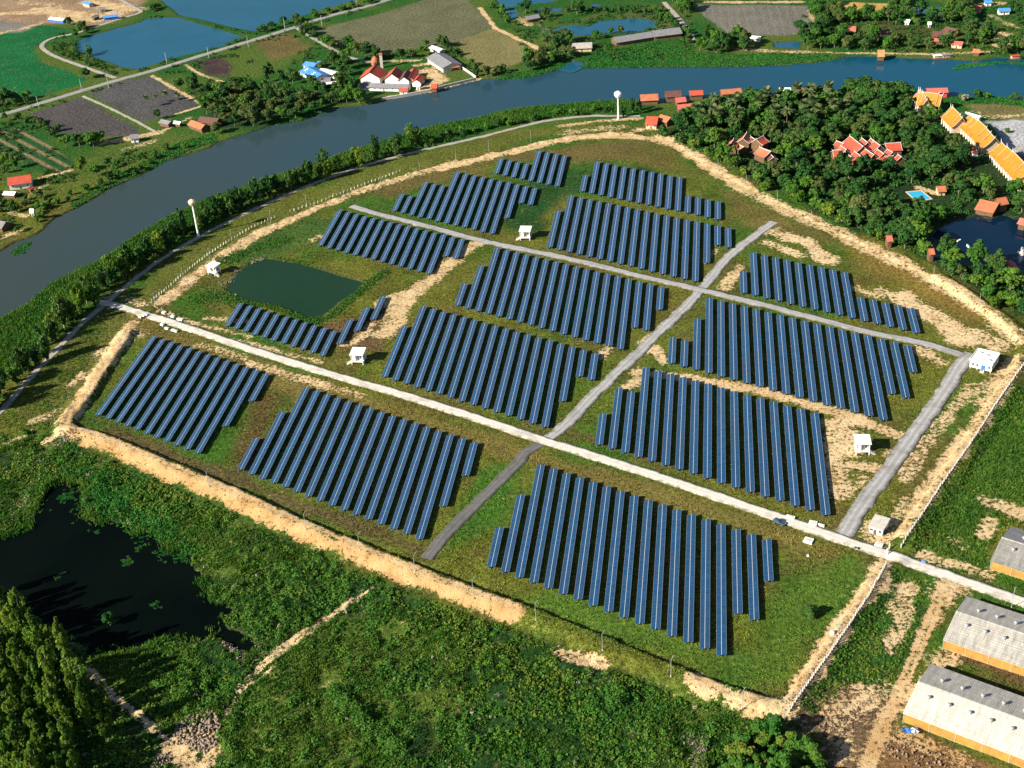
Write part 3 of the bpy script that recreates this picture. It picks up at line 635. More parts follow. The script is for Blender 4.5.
for bk, (off, s_) in ROWS.items():
    for k, it in enumerate(s_.split()):
        nu, um = it.split(':'); nu = int(nu); um = float(um)
        c = NV*(off+6*k) + UV_*um
        nth = ORD[k]
        tl = TILT + R(rnd.uniform(-.8, .8))
        root = thing('solar_panel_row', f'{LEN[nu]} blue panel row, {nth} from left in the {WHERE[bk]}', 'solar panel row', (c.x, c.y, 0), TH, 'tilted solar panel rows of the solar farm')
        for q in range(nu):
            y_ = (q-(nu-1)/2)*UL
            for nm, me in (('panel_table', me_pv), ('centre_rail', me_rl), ('support_frame', me_fr)):
                o = link(nm, me, None, root); o.location = (0, y_, 1.4); o.rotation_euler = (0, -tl, 0)
# ------------------------------------------------------------------ buildings
FOOT = []           # ground taken by buildings: x, y, radius
def anchor(p1, p2, h):
    a, b = at(*p1, h), at(*p2, h); c = (a+b)/2; d = b-a
    return c, math.atan2(d.y, d.x), d.length
def house(name, label, cat, p1, p2, w, hw, hr, roof, wall, group=None, nwin=3, over=.6, thai=False, door=True, clear=1.0):
    """gable house placed by the two ends of its ridge"""
    c, rz, L = anchor(p1, p2, hw+hr)
    L = max(L, 3.0)
    t = thing(name, label, cat, (c.x, c.y, 0), rz, group)
    FOOT.append((c.x, c.y, max(L, w)*.5*clear))
    if not thai: over = max(over, .9); hw_ = hw
    x0, x1, y1 = -L/2+over*.7, L/2-over*.7, w/2-over
    gp = [(x0, y1, hw-.1), (x0, y1*.5, hw+hr*.25), (x0, 0, hw+hr*.85), (x0, -y1*.5, hw+hr*.25), (x0, -y1, hw-.1)] if thai else [(x0, y1, hw), (x0, 0, hw+hr*.93), (x0, -y1, hw)]
    wl = MB().prism([(x0, -y1, -.4), (x0, y1, -.4)] + gp, (x1-x0, 0, 0)).build('wall', M[wall], t)
    rf = MB(); n = 5 if thai else 2
    for s in (-1, 1):
        pr = []
        for i in range(n):
            u = i/(n-1); zz = hw - .25 + (hr+.25)*((1-u)**1.5 if thai else 1-u)
            pr.append((u*w/2*1.04, zz))
        poly = [(y_, z_+.18) for y_, z_ in pr] + [(y_, z_) for y_, z_ in pr[::-1]]
        rf.prism([(-L/2, s*y_+(.002*s), z_) for y_, z_ in poly], (L, 0, 0))
    rf.build('roof', M[roof], t)
    MB().box(-L/2-.02, L/2+.02, -.14, .14, hw+hr+.1, hw+hr+.28).build('ridge_cap', M['white' if thai else roof], t)
    if thai:
        for sx in (-1, 1):
            bb = MB()
            for s in (-1, 1):
                for i in range(4):
                    def P(k): u = k/4; return (sx*(L/2+.10), s*u*w/2*1.06, hw-.25+(hr+.25)*(1-u)**1.5+.14)
                    bb.tube(P(i), P(i+1), .09, n=4)
            bb.build('bargeboard', M['white'], t)
            MB().tube((sx*(L/2+.1), 0, hw+hr), (sx*(L/2+.75), 0, hw+hr+1.3), .13, .03, 5).build('finial', M['white'], t)
    if door:
        MB().box(-.5, .5, -y1-.05, -y1+.1, -.3, 2.0).build('door', M['wood'], t)
    for k in range(nwin):
        xx = x0 + (k+.5)*(x1-x0)/nwin
        if door and abs(xx) < 1.1: continue
        for s in (-1, 1):
            wdw = MB().box(xx-.45, xx+.45, s*y1-.045, s*y1+.045, hw*.45, hw*.45+1.0).build('window', M['glass'], t)
    return t
H_ = house
# riverside brick-red hall compound
G1 = 'red-roofed halls of the riverside compound'
H_('hall', 'large white-gabled hall with red tile roof, leftmost in the riverside compound', 'hall', (369, 72.5), (375.5, 64.5), 17, 5, 5, 'red_tile', 'white_wall', G1)
H_('hall', 'white-gabled hall with red roof, second from left in riverside compound', 'hall', (391, 74), (396, 67), 13, 5, 4.5, 'red_tile', 'white_wall', G1)
H_('hall', 'narrow white-gabled hall with dark red roof, third from left in riverside compound', 'hall', (403, 77), (407.5, 69.5), 10, 4.5, 3.5, 'brown_tile', 'white_wall', G1)
H_('shed', 'low bright red tiled roof right of the narrow hall by the river', 'shed', (409, 78), (414, 68), 8, 4, 2, 'red_tile', 'white_wall')
H_('shed', 'small bright red roof at the right end of the white halls', 'shed', (415.5, 80), (420.5, 74.5), 8, 3.5, 2, 'red_tile', 'white_wall')
H_('shed', 'long low grey-brown roof along the river front of the white halls', 'shed', (360.5, 83), (409.5, 84.5), 9, 3, 1.6, 'grey_tile', 'white_wall', nwin=8)
H_('shed', 'tiny red-roofed shed against the long grey-brown roof', 'shed', (399, 88.5), (408, 88.5), 5, 2.6, 1.4, 'red_tile', 'white_wall', nwin=2)
H_('hut', 'small plain white hut on the bare yard beside the river', 'hut', (415.5, 84), (420.8, 84), 5, 3.4, 1, 'white', 'white_wall', nwin=1)
H_('hut', 'red-roofed gate hut at the river wall', 'hut', (431, 84.2), (437.5, 84.2), 6, 3, 2.2, 'red_tile', 'wood', nwin=1)
H_('shed', 'open grey-roofed shed across the bare riverside yard', 'shed', (435.5, 52.6), (452, 63.3), 17, 4, 2.5, 'grey_tile', 'concrete', nwin=6)
H_('shed', 'orange lean-to roof at the end of the grey-roofed shed', 'shed', (449, 65.5), (458.5, 64.2), 6, 3, 1.2, 'orange_tile', 'wood', nwin=1)
H_('shed', 'pale blue-white sheet roof behind the grey-roofed shed', 'shed', (432, 45.5), (442.5, 49.5), 7, 3, 1, 'white', 'concrete', nwin=2)
t = thing('chimney_tower', 'slim grey chimney tower behind the leftmost white hall', 'chimney', at(382, 68, 0), 0)
MB().box(-1.1, 1.1, -1.1, 1.1, -.3, 11).build('shaft', M['concrete'], t); MB().box(-1.4, 1.4, -1.4, 1.4, 11, 12).build('cap', M['orange_tile'], t)
t = thing('kiln', 'round orange brick kiln behind the leftmost white hall', 'kiln', at(375.5, 64.5, 0), 0)
MB().lathe([(3.2, -.3), (3.3, 3), (2.6, 5), (1.2, 6.4), (.3, 6.8)]).build('dome', M['orange_tile'], t); MB().box(-.8, .8, -3.5, -2.9, -.2, 2).build('door', M['dark'], t)
def wall_run(name, label, cat, s, h=1.2, th=.35, mat='pale_concrete', z0=-.8, cap=True):
    P = pts(s); t = thing(name, label, cat, (P[0].x, P[0].y, 0)); o = P[0].copy(); o.z = 0
    m, q = MB(), MB()
    for a, b in zip(P, P[1:]):
        d = (b-a).normalized(); n = Vector((-d.y, d.x, 0))*th/2
        m.prism([(a-n-o)+Vector((0, 0, z0)), (a+n-o)+Vector((0, 0, z0)), (b+n-o)+Vector((0, 0, z0)), (b-n-o)+Vector((0, 0, z0))], (0, 0, h-z0))
        n = n*1.4
        q.prism([(a-n-o)+Vector((0, 0, h)), (a+n-o)+Vector((0, 0, h)), (b+n-o)+Vector((0, 0, h)), (b-n-o)+Vector((0, 0, h))], (0, 0, .14))
    m.build('wall_panel', M[mat], t)
    if cap: q.build('coping', M['white'], t)
    return t
wall_run('river_wall', 'pale concrete wall along the water edge of the riverside compound', 'wall', '382,100 405,96 430,91.5 445,87 476,79.5', 1.6)
wall_run('yard_wall', 'white wall at the right end of the riverside yard', 'wall', '459,67 467,72 476,78.5', 1.8)
# blue-roofed house with two white letters
def letters(parent, txt, loc, size, rot):
    cu = bpy.data.curves.new('letter', 'FONT'); cu.body = txt; cu.size = size; cu.extrude = .03; cu.align_x = 'CENTER'; cu.align_y = 'CENTER'; cu.offset = .12
    o = bpy.data.objects.new('tmp', cu); C.objects.link(o)
    dg = bpy.context.evaluated_depsgraph_get(); me = bpy.data.meshes.new_from_object(o.evaluated_get(dg))
    bpy.data.objects.remove(o); me.materials.clear()
    q = link('letter', me, M['white'], parent); q.location = loc; q.rotation_euler = rot
    return q
hb = H_('house', 'bright blue roof house with two white letters painted on its roof', 'house', (307, 66.5), (322, 74.5), 15, 3.2, 2.2, 'blue_tile', 'white_wall')
sl_ = -math.atan2(2.45, 7.8)
L_ = anchor((307, 66.5), (322, 74.5), 5.4)[2]
for tx, fx in (('R', -.30), ('S', .18)):
    letters(hb, tx, (fx*L_, -3.6, 3.2+2.2*.52+.42), 5.2, (math.atan2(2.45, 7.8), 0, 0))
H_('house', 'second blue roof behind the lettered blue roof', 'house', (305.5, 61.5), (317, 63.5), 9, 3.4, 1.6, 'blue_tile', 'white_wall')
H_('shed', 'small blue roof annex right of the blue houses', 'shed', (317, 61.5), (323, 61), 5, 3, 1, 'blue_tile', 'white_wall', nwin=1)
H_('shed', 'long white sheet roof right of the blue house', 'shed', (321, 68.5), (336, 72.4), 8, 3, .8, 'white', 'white_wall')
H_('shed', 'narrow white sheet roof below the long white one', 'shed', (332.5, 76), (340, 78.4), 4, 2.6, .6, 'white', 'white_wall', nwin=2)
H_('shed', 'dark grey flat roof in front of the blue house', 'shed', (321, 79), (331, 78.3), 13, 2.8, .8, 'grey_tile', 'white_wall', nwin=2)
H_('shed', 'white sheet roof nearest the trees below the blue house', 'shed', (324.5, 83), (337, 81), 4.5, 2.6, .6, 'white', 'white_wall', nwin=2)
# left bank
H_('house', 'large red tile house among trees on the left bank', 'house', (7, 178), (31, 174.5), 13, 4, 3, 'red_tile', 'white_wall')
H_('shed', 'pale lean-to roof in front of the large red house', 'shed', (4, 191.5), (16, 192), 6, 2.6, 1, 'white', 'wood', nwin=2)
H_('shed', 'tiny faded red roof right of the large red house', 'shed', (28, 188), (33, 186), 4, 2.4, 1, 'red_tile', 'wood', nwin=1)
H_('house', 'grey roof house at the left edge by the river path', 'house', (-8, 220), (6, 222), 10, 3, 2.4, 'grey_tile', 'wood')
H_('shrine', 'small white shrine post house on the left river bank', 'shrine', (29.5, 209), (33.5, 209), 2.6, 3, 2.2, 'white', 'white_wall', nwin=1)
H_('house', 'small white and blue house beside the dark ploughed field', 'house', (129.5, 135), (138.5, 134), 7, 3.4, 1.8, 'grey_tile', 'white', nwin=3)
H_('house', 'orange roof house hidden in trees by the river', 'house', (191, 120), (205, 125), 8, 3.2, 2.2, 'orange_tile', 'wood')
H_('house', 'dark roof house behind the orange roof by the river', 'house', (200, 116.5), (219, 118.5), 10, 3.4, 2.4, 'brown_tile', 'wood')
H_('shed', 'grey shed roof at the corner of the ploughed field', 'shed', (161, 119.5), (171, 121.5), 7, 2.8, 1.2, 'grey_tile', 'wood', nwin=1)
H_('shed', 'tiny pale roof right of the grey field shed', 'shed', (174, 121), (181, 122), 4, 2.6, 1, 'white', 'wood', nwin=1)
H_('shed', 'blue site shed on the bare orange yard', 'shed', (103, 16), (118, 14.4), 6, 3, 1, 'blue_tile', 'blue_paint')
H_('shed', 'dark small shed left of the blue site shed', 'shed', (92, 16.5), (98, 14.5), 5, 2.8, 1, 'grey_tile', 'wood', nwin=1)
H_('shed', 'white and blue huts at the bend of the sandy track', 'shed', (50, 17), (65, 18.6), 7, 2.8, 1, 'white', 'blue_paint', nwin=2)
H_('shed', 'grey shed at the upper edge of the bare yard', 'shed', (98, 8), (105, 7), 6, 3, 1, 'grey_tile', 'concrete', nwin=1)
H_('shed', 'blue sheet roof at the top edge above the bare yard', 'shed', (84, 1), (91, 3), 6, 3, 1, 'blue_tile', 'concrete', nwin=1)
# far bank, middle and right
H_('house', 'grey roof cottage between the far fish ponds', 'house', (525, 16.5), (538.5, 14.2), 8, 3, 2, 'grey_tile', 'wood')
H_('house', 'pale grey house between pond and reed bank', 'house', (571, 43.5), (592, 42.5), 13, 3.2, 2.4, 'zinc', 'cream')
H_('shed', 'long grey-roofed river shed, left half', 'shed', (613, 37.5), (651, 31.5), 13, 3.2, 2.6, 'grey_tile', 'wood', 'long sheds on the far bank', 8)
H_('shed', 'long grey-roofed river shed, right half', 'shed', (651.5, 31), (680, 27.5), 13, 3.6, 3, 'grey_tile', 'wood', 'long sheds on the far bank', 6)
H_('house', 'low white house by the far ploughed field', 'house', (746.5, 35.6), (761, 36.6), 6, 2.8, 1.2, 'white', 'white_wall')
H_('house', 'tiny white hut among dark trees left of the white house', 'hut', (725, 34.5), (730, 35), 4, 2.8, 1.2, 'white', 'white_wall', nwin=1)
H_('house', 'pink roof bungalow with tan walls beyond the river', 'house', (846.5, 26.5), (856, 26.5), 9, 4, 2.6, 'pink_tile', 'cream')
H_('house', 'wide dark red roof house beyond the river', 'house', (874.5, 30), (891.5, 30), 12, 3.6, 3, 'brown_tile', 'wood')
H_('house', 'brown hipped house right of the dark red one', 'house', (932, 31.5), (942.5, 31.5), 9, 4.5, 2.6, 'brown_tile', 'wood')
H_('shed', 'faded pink veranda roof before the brown house', 'shed', (926, 38), (944, 38.5), 7, 2.6, 1.2, 'pink_tile', 'wood')
H_('house', 'tan block house with pale pink roof near the water', 'house', (951.5, 41), (963.5, 42), 7, 3.4, 1.2, 'pink_tile', 'cream')
H_('house', 'dark red roofed house above the tan block house', 'house', (946, 26.5), (958, 29.5), 9, 3.4, 2.4, 'brown_tile', 'wood')
H_('hut', 'small white hut under trees far right', 'hut', (905, 19.5), (910.5, 20), 5, 2.8, 1.2, 'white', 'white_wall', nwin=1)
H_('shrine', 'tiny white shrine by the far canal', 'shrine', (928, 22), (931.2, 22), 3, 3, 1.6, 'white', 'white_wall', nwin=1)
H_('hut', 'straw roof pavilion over the water on far bank', 'pavilion', (877.5, 50), (885, 50), 8, 3, 4, 'thatch', 'wood', nwin=1)
H_('hut', 'orange roof hut at the far landing', 'hut', (973, 49), (980.5, 49.5), 6, 2.6, 1.8, 'orange_tile', 'wood', nwin=1)
H_('house', 'pinkish roof houses at the top right corner', 'house', (971, 5), (982, 6), 8, 3.2, 2, 'pink_tile', 'cream')
H_('shed', 'bright blue roof shed at the top right garden', 'shed', (998, 8.5), (1010, 8), 7, 3, 1.6, 'blue_tile', 'white_wall', nwin=2)
H_('shed', 'light blue roof at the top edge, right', 'shed', (984, .5), (992, .5), 7, 3, 1, 'blue_tile', 'white_wall', nwin=1)
H_('house', 'grey roof house by the right frame edge beyond river', 'house', (1012, 35), (1022, 38), 9, 3, 2, 'grey_tile', 'white_wall')
H_('shed', 'white shed beside the garden strips, top right', 'shed', (971, 11.5), (974.5, 13), 5, 3, 1, 'white', 'white_wall', nwin=1)
H_('shed', 'white shed by the sandy yard, upper right', 'shed', (982, 23), (988, 26), 5, 2.8, 1, 'white', 'white_wall', nwin=1)
# river restaurant row on the near bank
G2 = 'roofs of the river restaurants'
H_('pavilion', 'orange-red riverside roof, leftmost beside the white water tower', 'pavilion', (640, 95), (658, 94), 11, 3.4, 2.6, 'orange_tile', 'wood', G2)
H_('pavilion', 'dark brown riverside roof right of the orange one', 'pavilion', (664.5, 91.5), (681, 90.5), 10, 4, 2.6, 'brown_tile', 'wood', G2)
H_('pavilion', 'short faded red roof before the dark brown one', 'pavilion', (675, 98), (685.5, 97), 8, 3, 2, 'pink_tile', 'wood', G2)
H_('pavilion', 'long faded red roof nearest the wood', 'pavilion', (677, 105), (697, 103), 7, 3, 2, 'pink_tile', 'wood', G2)
H_('pavilion', 'red riverside roof left of the dark round tree', 'pavilion', (689, 91), (703, 90.3), 8, 3.6, 2, 'red_tile', 'wood', G2)
H_('pavilion', 'long orange riverside roof left of the bright tall tree', 'pavilion', (720.5, 90), (741, 88.3), 8, 4.5, 2, 'orange_tile', 'wood', G2)
H_('pavilion', 'white-topped red landing at the water, middle of wood', 'pavilion', (779, 88), (791, 88), 8, 5, 1, 'white', 'red_paint', G2)
H_('pavilion', 'red roof peeping over the wood left of golden tree', 'pavilion', (801, 88.5), (806, 88.5), 6, 5, 1.5, 'red_tile', 'wood', G2)
H_('house', 'red roof gate house at the corner of the sandy bank', 'house', (646.5, 116.5), (658.5, 117), 13, 3.6, 3.2, 'red_tile', 'cream', nwin=4)
H_('house', 'orange-red roof behind the red gate house', 'house', (660.5, 114.5), (671, 117.5), 9, 3.6, 2.4, 'orange_tile', 'wood')
# thai house clusters in the wood
G3 = 'steep red roofs of the wooden house cluster'
for i, (p1, p2, w, hw, hr, wd) in enumerate((
    ((849.8, 136.1), (863, 146.4), 11, 6, 5.5, 'largest steep red roof at the upper left of the tight cluster'),
    ((862, 138.2), (867.5, 142.6), 7, 6, 4, 'red roof just right of the largest one'),
    ((870.8, 138.3), (873.2, 140.8), 5, 6, 3.5, 'smallest red roof at the top of the tight cluster'),
    ((874, 141.2), (880, 145.6), 8, 5.5, 4.5, 'red roof right of the smallest roof'),
    ((885.4, 143.6), (900.4, 142.6), 10, 4.5, 4, 'long red roof at the right end of the tight cluster'),
    ((865.4, 149.3), (873.9, 154.8), 9, 4.5, 4.5, 'white-edged red roof at the centre of the tight cluster'),
    ((877.6, 149.5), (883.6, 153.8), 8, 4.5, 4, 'red roof right of the central one'),
    ((887.2, 149.4), (892.4, 152.4), 8, 4.5, 3.5, 'red roof below the long right-hand one'),
    ((854.7, 151.8), (860.2, 155.8), 8, 4.5, 4, 'red roof left of the central one'),
    ((845.4, 152.4), (851, 157), 7, 4.2, 3.5, 'red roof at the lower left of the tight cluster'),
    ((841, 146.2), (846.2, 149.6), 6, 5, 3.5, 'red roof under the left edge of the largest'),
    ((832.7, 150.5), (840.5, 150), 8, 4, 3.5, 'dark red roof at the far left of the tight cluster'),
    ((836.6, 141), (843.4, 143.6), 5, 5, 2.5, 'pale-edged narrow roof at the top left'),
    ((879, 156.6), (892.8, 156), 6, 3.5, 2.5, 'long low red roof at the front right'),
    ((898, 154.6), (901.2, 157), 6, 4, 3, 'little red roof at the lower right corner'),
    ((855, 160), (866, 158.8), 4, 3, 1.5, 'thin red roof at the very front of the cluster'))):
    H_('stilt_house', wd, 'house', p1, p2, w*1.15, hw*.9, hr*.72, 'red_tile', 'wood', G3, 2, .5, True, False, 1.25)
G4 = 'red roofs of the small house group in the wood'
for p1, p2, w, hw, hr, rf, wd in (
    ((731, 143), (733.5, 139.5), 6, 5, 3.5, 'red_tile', 'small red roof at the left of the wood house group'),
    ((743, 138.5), (746.5, 133), 7, 6, 4, 'orange_tile', 'tall orange-red roof at the top of the wood house group'),
    ((756.5, 139.5), (763, 136), 8, 6, 4, 'red_tile', 'red roof at the upper right of the wood house group'),
    ((760, 147.5), (770.5, 151.5), 9, 4.5, 3.5, 'orange_tile', 'bright orange-red roof at the front of the wood house group'),
    ((751, 137), (755, 139.5), 7, 5, 3, 'brown_tile', 'dark brown roof in the middle of the wood house group'),
    ((738, 144), (743.5, 147), 6, 3.4, 1.5, 'thatch', 'pale tan roof between the red roofs of the wood group'),
    ((770, 153.5), (773.5, 157.5), 5, 3.4, 2, 'brown_tile', 'dark red porch roof below the bright front roof')):
    H_('stilt_house', wd, 'house', p1, p2, w*1.25, hw, hr*.7, rf, 'wood', G4, 2, .5, True, False, 1.25)
H_('house', 'orange roof changing house beside the swimming pool', 'house', (936.5, 186.5), (945.5, 186), 7, 3, 2, 'orange_tile', 'cream', clear=1.3)
H_('restaurant', 'wide orange tile restaurant standing over the dark lagoon', 'restaurant', (980, 199.5), (999, 203.5), 15, 3.0, 3.2, 'orange_tile', 'wood', clear=1.3)
H_('restaurant', 'smaller orange roof at the upper right of the lagoon restaurant', 'restaurant', (996.5, 198.6), (1006, 197), 8, 5, 2.6, 'orange_tile', 'wood', clear=1.3)
H_('hut', 'faded pink roof hut at the front edge of the wood', 'hut', (886, 236), (892, 235.5), 6, 5, 2, 'pink_tile', 'wood', nwin=1, clear=1.5)
H_('hut', 'red roof hut by the near shore of the lagoon', 'hut', (928, 249), (934, 248.6), 6, 5, 2, 'orange_tile', 'wood', nwin=1, clear=1.3)
H_('hut', 'red roof hut at the right shore of the lagoon', 'hut', (1020, 218), (1028, 220), 7, 3.4, 2, 'pink_tile', 'wood', nwin=1)
# the temple: golden tiered roofs running down to the right
G5 = 'golden temple roofs'
def temple(label, p1, p2, w, hw, hr, tiers=2):
    c, rz, L = anchor(p1, p2, hw+hr)
    t = thing('temple_hall', label, 'temple', (c.x, c.y, 0), rz, G5); FOOT.append((c.x, c.y, max(L, w)*.42))
    MB().prism([(-L/2+1, -w/2+1.4, -.4), (-L/2+1, w/2-1.4, -.4), (-L/2+1, w/2-1.4, hw-.2), (-L/2+1, w/4, hw+hr*.2), (-L/2+1, 0, hw+hr*.8), (-L/2+1, -w/4, hw+hr*.2), (-L/2+1, -w/2+1.4, hw-.2)], (L-2, 0, 0)).build('wall', M['cream'], t)
    n = max(2, int(L/4))
    for s in (-1, 1):
        for k in range(n):
            x_ = -L/2+2+k*(L-4)/(n-1)
            MB().tube((x_, s*(w/2-.5), -.3), (x_, s*(w/2-.5), hw-.2), .28, n=6).build('column', M['white'], t)
        MB().box(-L/2+.8, L/2-.8, s*(w/2-.28)-.12, s*(w/2-.28)+.12, hw-.75, hw-.35).build('eave_band', M['white'], t)
    for k in range(tiers):
        f = 1 - .34*k; dz = .8*k; lx = L/2*(1 - .0*k); x0, x1 = -L/2*f, L/2*f
        rf = MB()
        for s in (-1, 1):
            pr = [(u*w/2*1.02, hw-.4+dz+(hr+.4)*(1-u)**1.45) for u in (0, .22, .45, .7, 1)]
            if k: pr = pr[:4]
            poly = [(y_, z_+.22) for y_, z_ in pr] + [(y_, z_) for y_, z_ in pr[::-1]]
            rf.prism([(x0, s*(y_+.002), z_) for y_, z_ in poly], (x1-x0, 0, 0))
        r_ = rf.build('roof', M['gold_tile'], t)
        MB().box(x0, x1, -.16, .16, hw+hr+dz+.12, hw+hr+dz+.42).build('ridge_cap', M['trim'], r_)
        for sx, xe in ((-1, x0), (1, x1)):
            bb = MB()
            us = (0, .25, .5, .75, 1) if not k else (0, .25, .5, .7)
            Q = [(u*w/2*1.03, hw-.4+dz+(hr+.4)*(1-u)**1.45+.2) for u in us]
            for s in (-1, 1):
                for a, b in zip(Q, Q[1:]): bb.tube((xe+sx*.15, s*a[0], a[1]), (xe+sx*.15, s*b[0], b[1]), .13, n=4)
            bb.build('bargeboard', M['trim'], r_)
            MB().tube((xe+sx*.1, 0, hw+hr+dz), (xe+sx*1.3, 0, hw+hr+dz+2.2), .22, .04, 5).build('finial', M['white'], r_)
    return t
temple('golden temple roof with white edges, central one beside the car park', (969.5, 115), (995, 138), 15, 4.6, 6, 3)
temple('long golden temple roof cut by the right frame edge', (1001.5, 142.5), (1036, 178), 15, 4.6, 6, 3)
temple('short golden temple roof at the head of the row', (951, 107), (962, 118), 13, 4.8, 6, 2)
temple('golden temple roof with upswept ridge at the river end of the wood', (919.5, 93), (942, 95.5), 14, 5, 6.5, 2)
temple('narrow golden gable left of the river-end temple roof', (919, 90), (927, 100), 9, 5, 5, 2)
H_('pavilion', 'flat pink-red roof behind the river-end temple', 'pavilion', (926.5, 88.6), (947.5, 88), 9, 4, 1.6, 'pink_tile', 'red_paint', clear=.5)
H_('shed', 'long white walkway roof behind the central temple roof', 'walkway', (965.5, 112), (981, 116.5), 4, 3.4, .5, 'white', 'white_wall', clear=.4)
H_('shed', 'small orange porch roof under the central temple roof', 'porch', (972.5, 147), (977, 150), 5, 3, 2, 'orange_tile', 'white_wall', nwin=1, clear=.6)

# ------------------------------------------------------------------ poultry barns at the lower right
def barn(label, start, rz, L, half, eave, ridge, near, far, nv, v0, dv):
    a = at(*start, ridge); t = thing('poultry_barn', label, 'barn', (a.x, a.y, 0), rz, 'long poultry barns')
    MB().prism([(.3, -half+.6, -.6), (.3, half-.6, -.6), (.3, half-.6, eave), (.3, 0, ridge-.3), (.3, -half+.6, eave)], (L-.6, 0, 0)).build('wall', M['cream'], t)
    for s, mt in ((-1, near), (1, far)):
        m = MB().prism([(0, 0, ridge), (0, 0, ridge+.12), (0, s*half, eave+.12), (0, s*half, eave)], (L, 0, 0))
        m.build('roof_slope', M[mt], t)
        k = int(L/8)
        cu = MB()
        for q in range(k):
            x0 = .4+q*(L-.8)/k
            cu.box(x0+.06, x0+(L-.8)/k-.06, s*(half-.58)-.06, s*(half-.58)+.06, .15, eave-.35)
            MB().box(x0-.12, x0+.02, s*(half-.52)-.16, s*(half-.52)+.16, -.5, eave-.1).build('post', M['concrete'], t)
        cu.build('side_curtain', M['yellow_sheet'], t)
        for q in range(nv):
            x_ = v0 + q*dv + (0 if s < 0 else 1.2); y_ = s*half*.36; z_ = ridge-(ridge-eave)*.36
            v = MB().lathe([(.42, 0), (.42, .9), (.75, 1.0), (.55, 1.35), (.1, 1.5)], 8, (x_, y_, z_)).build('roof_vent', M['grey'], t)
    MB().box(-.05, L+.05, -.35, .35, ridge+.10, ridge+.2).build('ridge_cap', M['zinc_white'], t)
    return t
barn('middle poultry barn with weathered grey roof and yellow side curtain', (956, 611.6), R(-35.6), 64, 13.6, 4.2, 7.2, 'zinc', 'zinc', 9, 5.5, 6.6)
barn('nearest poultry barn with bright white roof and yellow side curtain', (918, 681.6), R(-36.1), 62, 13.8, 4.2, 7.2, 'zinc_white', 'zinc', 9, 5.5, 6.9)
barn('farthest barn with dark old roof at the right frame edge', (1001.7, 537.6), R(-37), 40, 12.6, 4.0, 7.0, 'fibre', 'grey_tile', 4, 6, 7)

# ------------------------------------------------------------------ white inverter cabins on legs, control hall, store
def cabin(label, pl, pr, stair, depth=6.0, H=6.2):
    a, b = at(*pl), at(*pr); d = b-a; w = d.length; rz = math.atan2(d.y, d.x); c = (a+b)/2
    t = thing('inverter_cabin', label, 'cabin', (c.x, c.y, 0), rz, 'white inverter cabins of the solar farm')
    FOOT.append((c.x, c.y, 5))
    hw = w/2
    for x_ in (-hw+.15, hw-.15):
        for y_ in (.15, depth/2, depth-.15): MB().box(x_-.15, x_+.15, y_-.15, y_+.15, -.3, 1.6).build('leg', M['white'], t)
        MB().box(x_-.13, x_+.13, .02, .28, 1.85, H-.42).build('porch_post', M['white'], t)
    MB().box(-hw-.1, hw+.1, -.1, depth+.1, 1.6, 1.85).build('deck', M['white'], t)
    MB().box(-hw+.3, hw-.3, 1.7, depth-.1, 1.85, H-.4).build('wall', M['white_wall'], t)
    MB().box(-hw+.3, -hw+w*.36, .3, 1.7, 1.85, H-.42).build('side_room', M['white'], t)
    MB().box(-.15, .85, 1.64, 1.72, 1.85, 4.2).build('door', M['grey'], t); MB().box(1.1, 2.0, 1.64, 1.72, 2.7, 4.2).build('window', M['glass'], t)
    MB().box(hw-.31, hw-.24, 2.6, 4.2, 2.4, 3.6).build('blue_side_panel', M['blue_paint'], t)  # added blue panel, its colour stands in for the bluish shade on this wall
    MB().prism([(-hw-.5, -.5, H-.4), (-hw-.5, depth+.5, H+.1), (-hw-.5, depth+.5, H+.4), (-hw-.5, -.5, H-.1)], (w+1.0, 0, 0)).build('roof', M['white'], t)
    rl = MB(); s = -1 if stair == 'left' else 1
    rl.box(-hw if s > 0 else -hw+1.2, hw-1.2 if s > 0 else hw, -.04, .04, 2.75, 2.85)
    for k in range(5): rl.box(-hw+1.3+k*.9, -hw+1.36+k*.9, -.03, .03, 1.85, 2.75)
    rl.build('railing', M['white'], t)
    sr = MB()
    for k in range(6): sr.box(s*(hw+.1+k*.42) if s > 0 else s*(hw+.1+k*.42)-.42, s*(hw+.1+k*.42)+.42 if s > 0 else s*(hw+.1+k*.42), .1, 1.1, 1.6-k*.27-.12, 1.6-k*.27)
    for y_ in (.06, 1.1): sr.tube((s*(hw+.1), y_, 1.1), (s*(hw+2.7), y_, -.2), .09, n=4); sr.tube((s*(hw+.1), y_, 2.2), (s*(hw+2.7), y_, .9), .05, n=4)
    sr.build('stairs', M['white'], t)
    return t
cabin('white cabin on legs beside the short strip by the pond', (351.8, 364.8), (363.4, 365.2), 'left')
cabin('white cabin on legs on dark grass behind the grey track', (520.2, 240.6), (530, 240.8), 'left')
cabin('white cabin on legs on the sandy patch at the right', (855.6, 455.2), (869.3, 455.2), 'right')
cabin('white cabin on the sandy bank left of the green pond', (208.2, 274.6), (215.2, 276.4), 'right', 5, 5.8)
a, b, c_ = at(969.5, 360, 4.6), at(992.6, 365.5, 4.6), at(976.7, 348.8, 4.6)
rz = math.atan2((b-a).y, (b-a).x); ww, dd = (b-a).length, 11.5
t = thing('control_hall', 'flat-roofed white control hall at the bend of the east road', 'hall', (a.x, a.y, 0), rz)
FOOT.append(((a.x+b.x)/2, (a.y+b.y)/2, 9))
MB().box(.3, ww-.3, .3, dd, .9, 4.6).build('wall', M['white'], t)
MB().box(0, ww, 0, dd+.3, 4.6, 4.95).build('roof', M['white'], t)
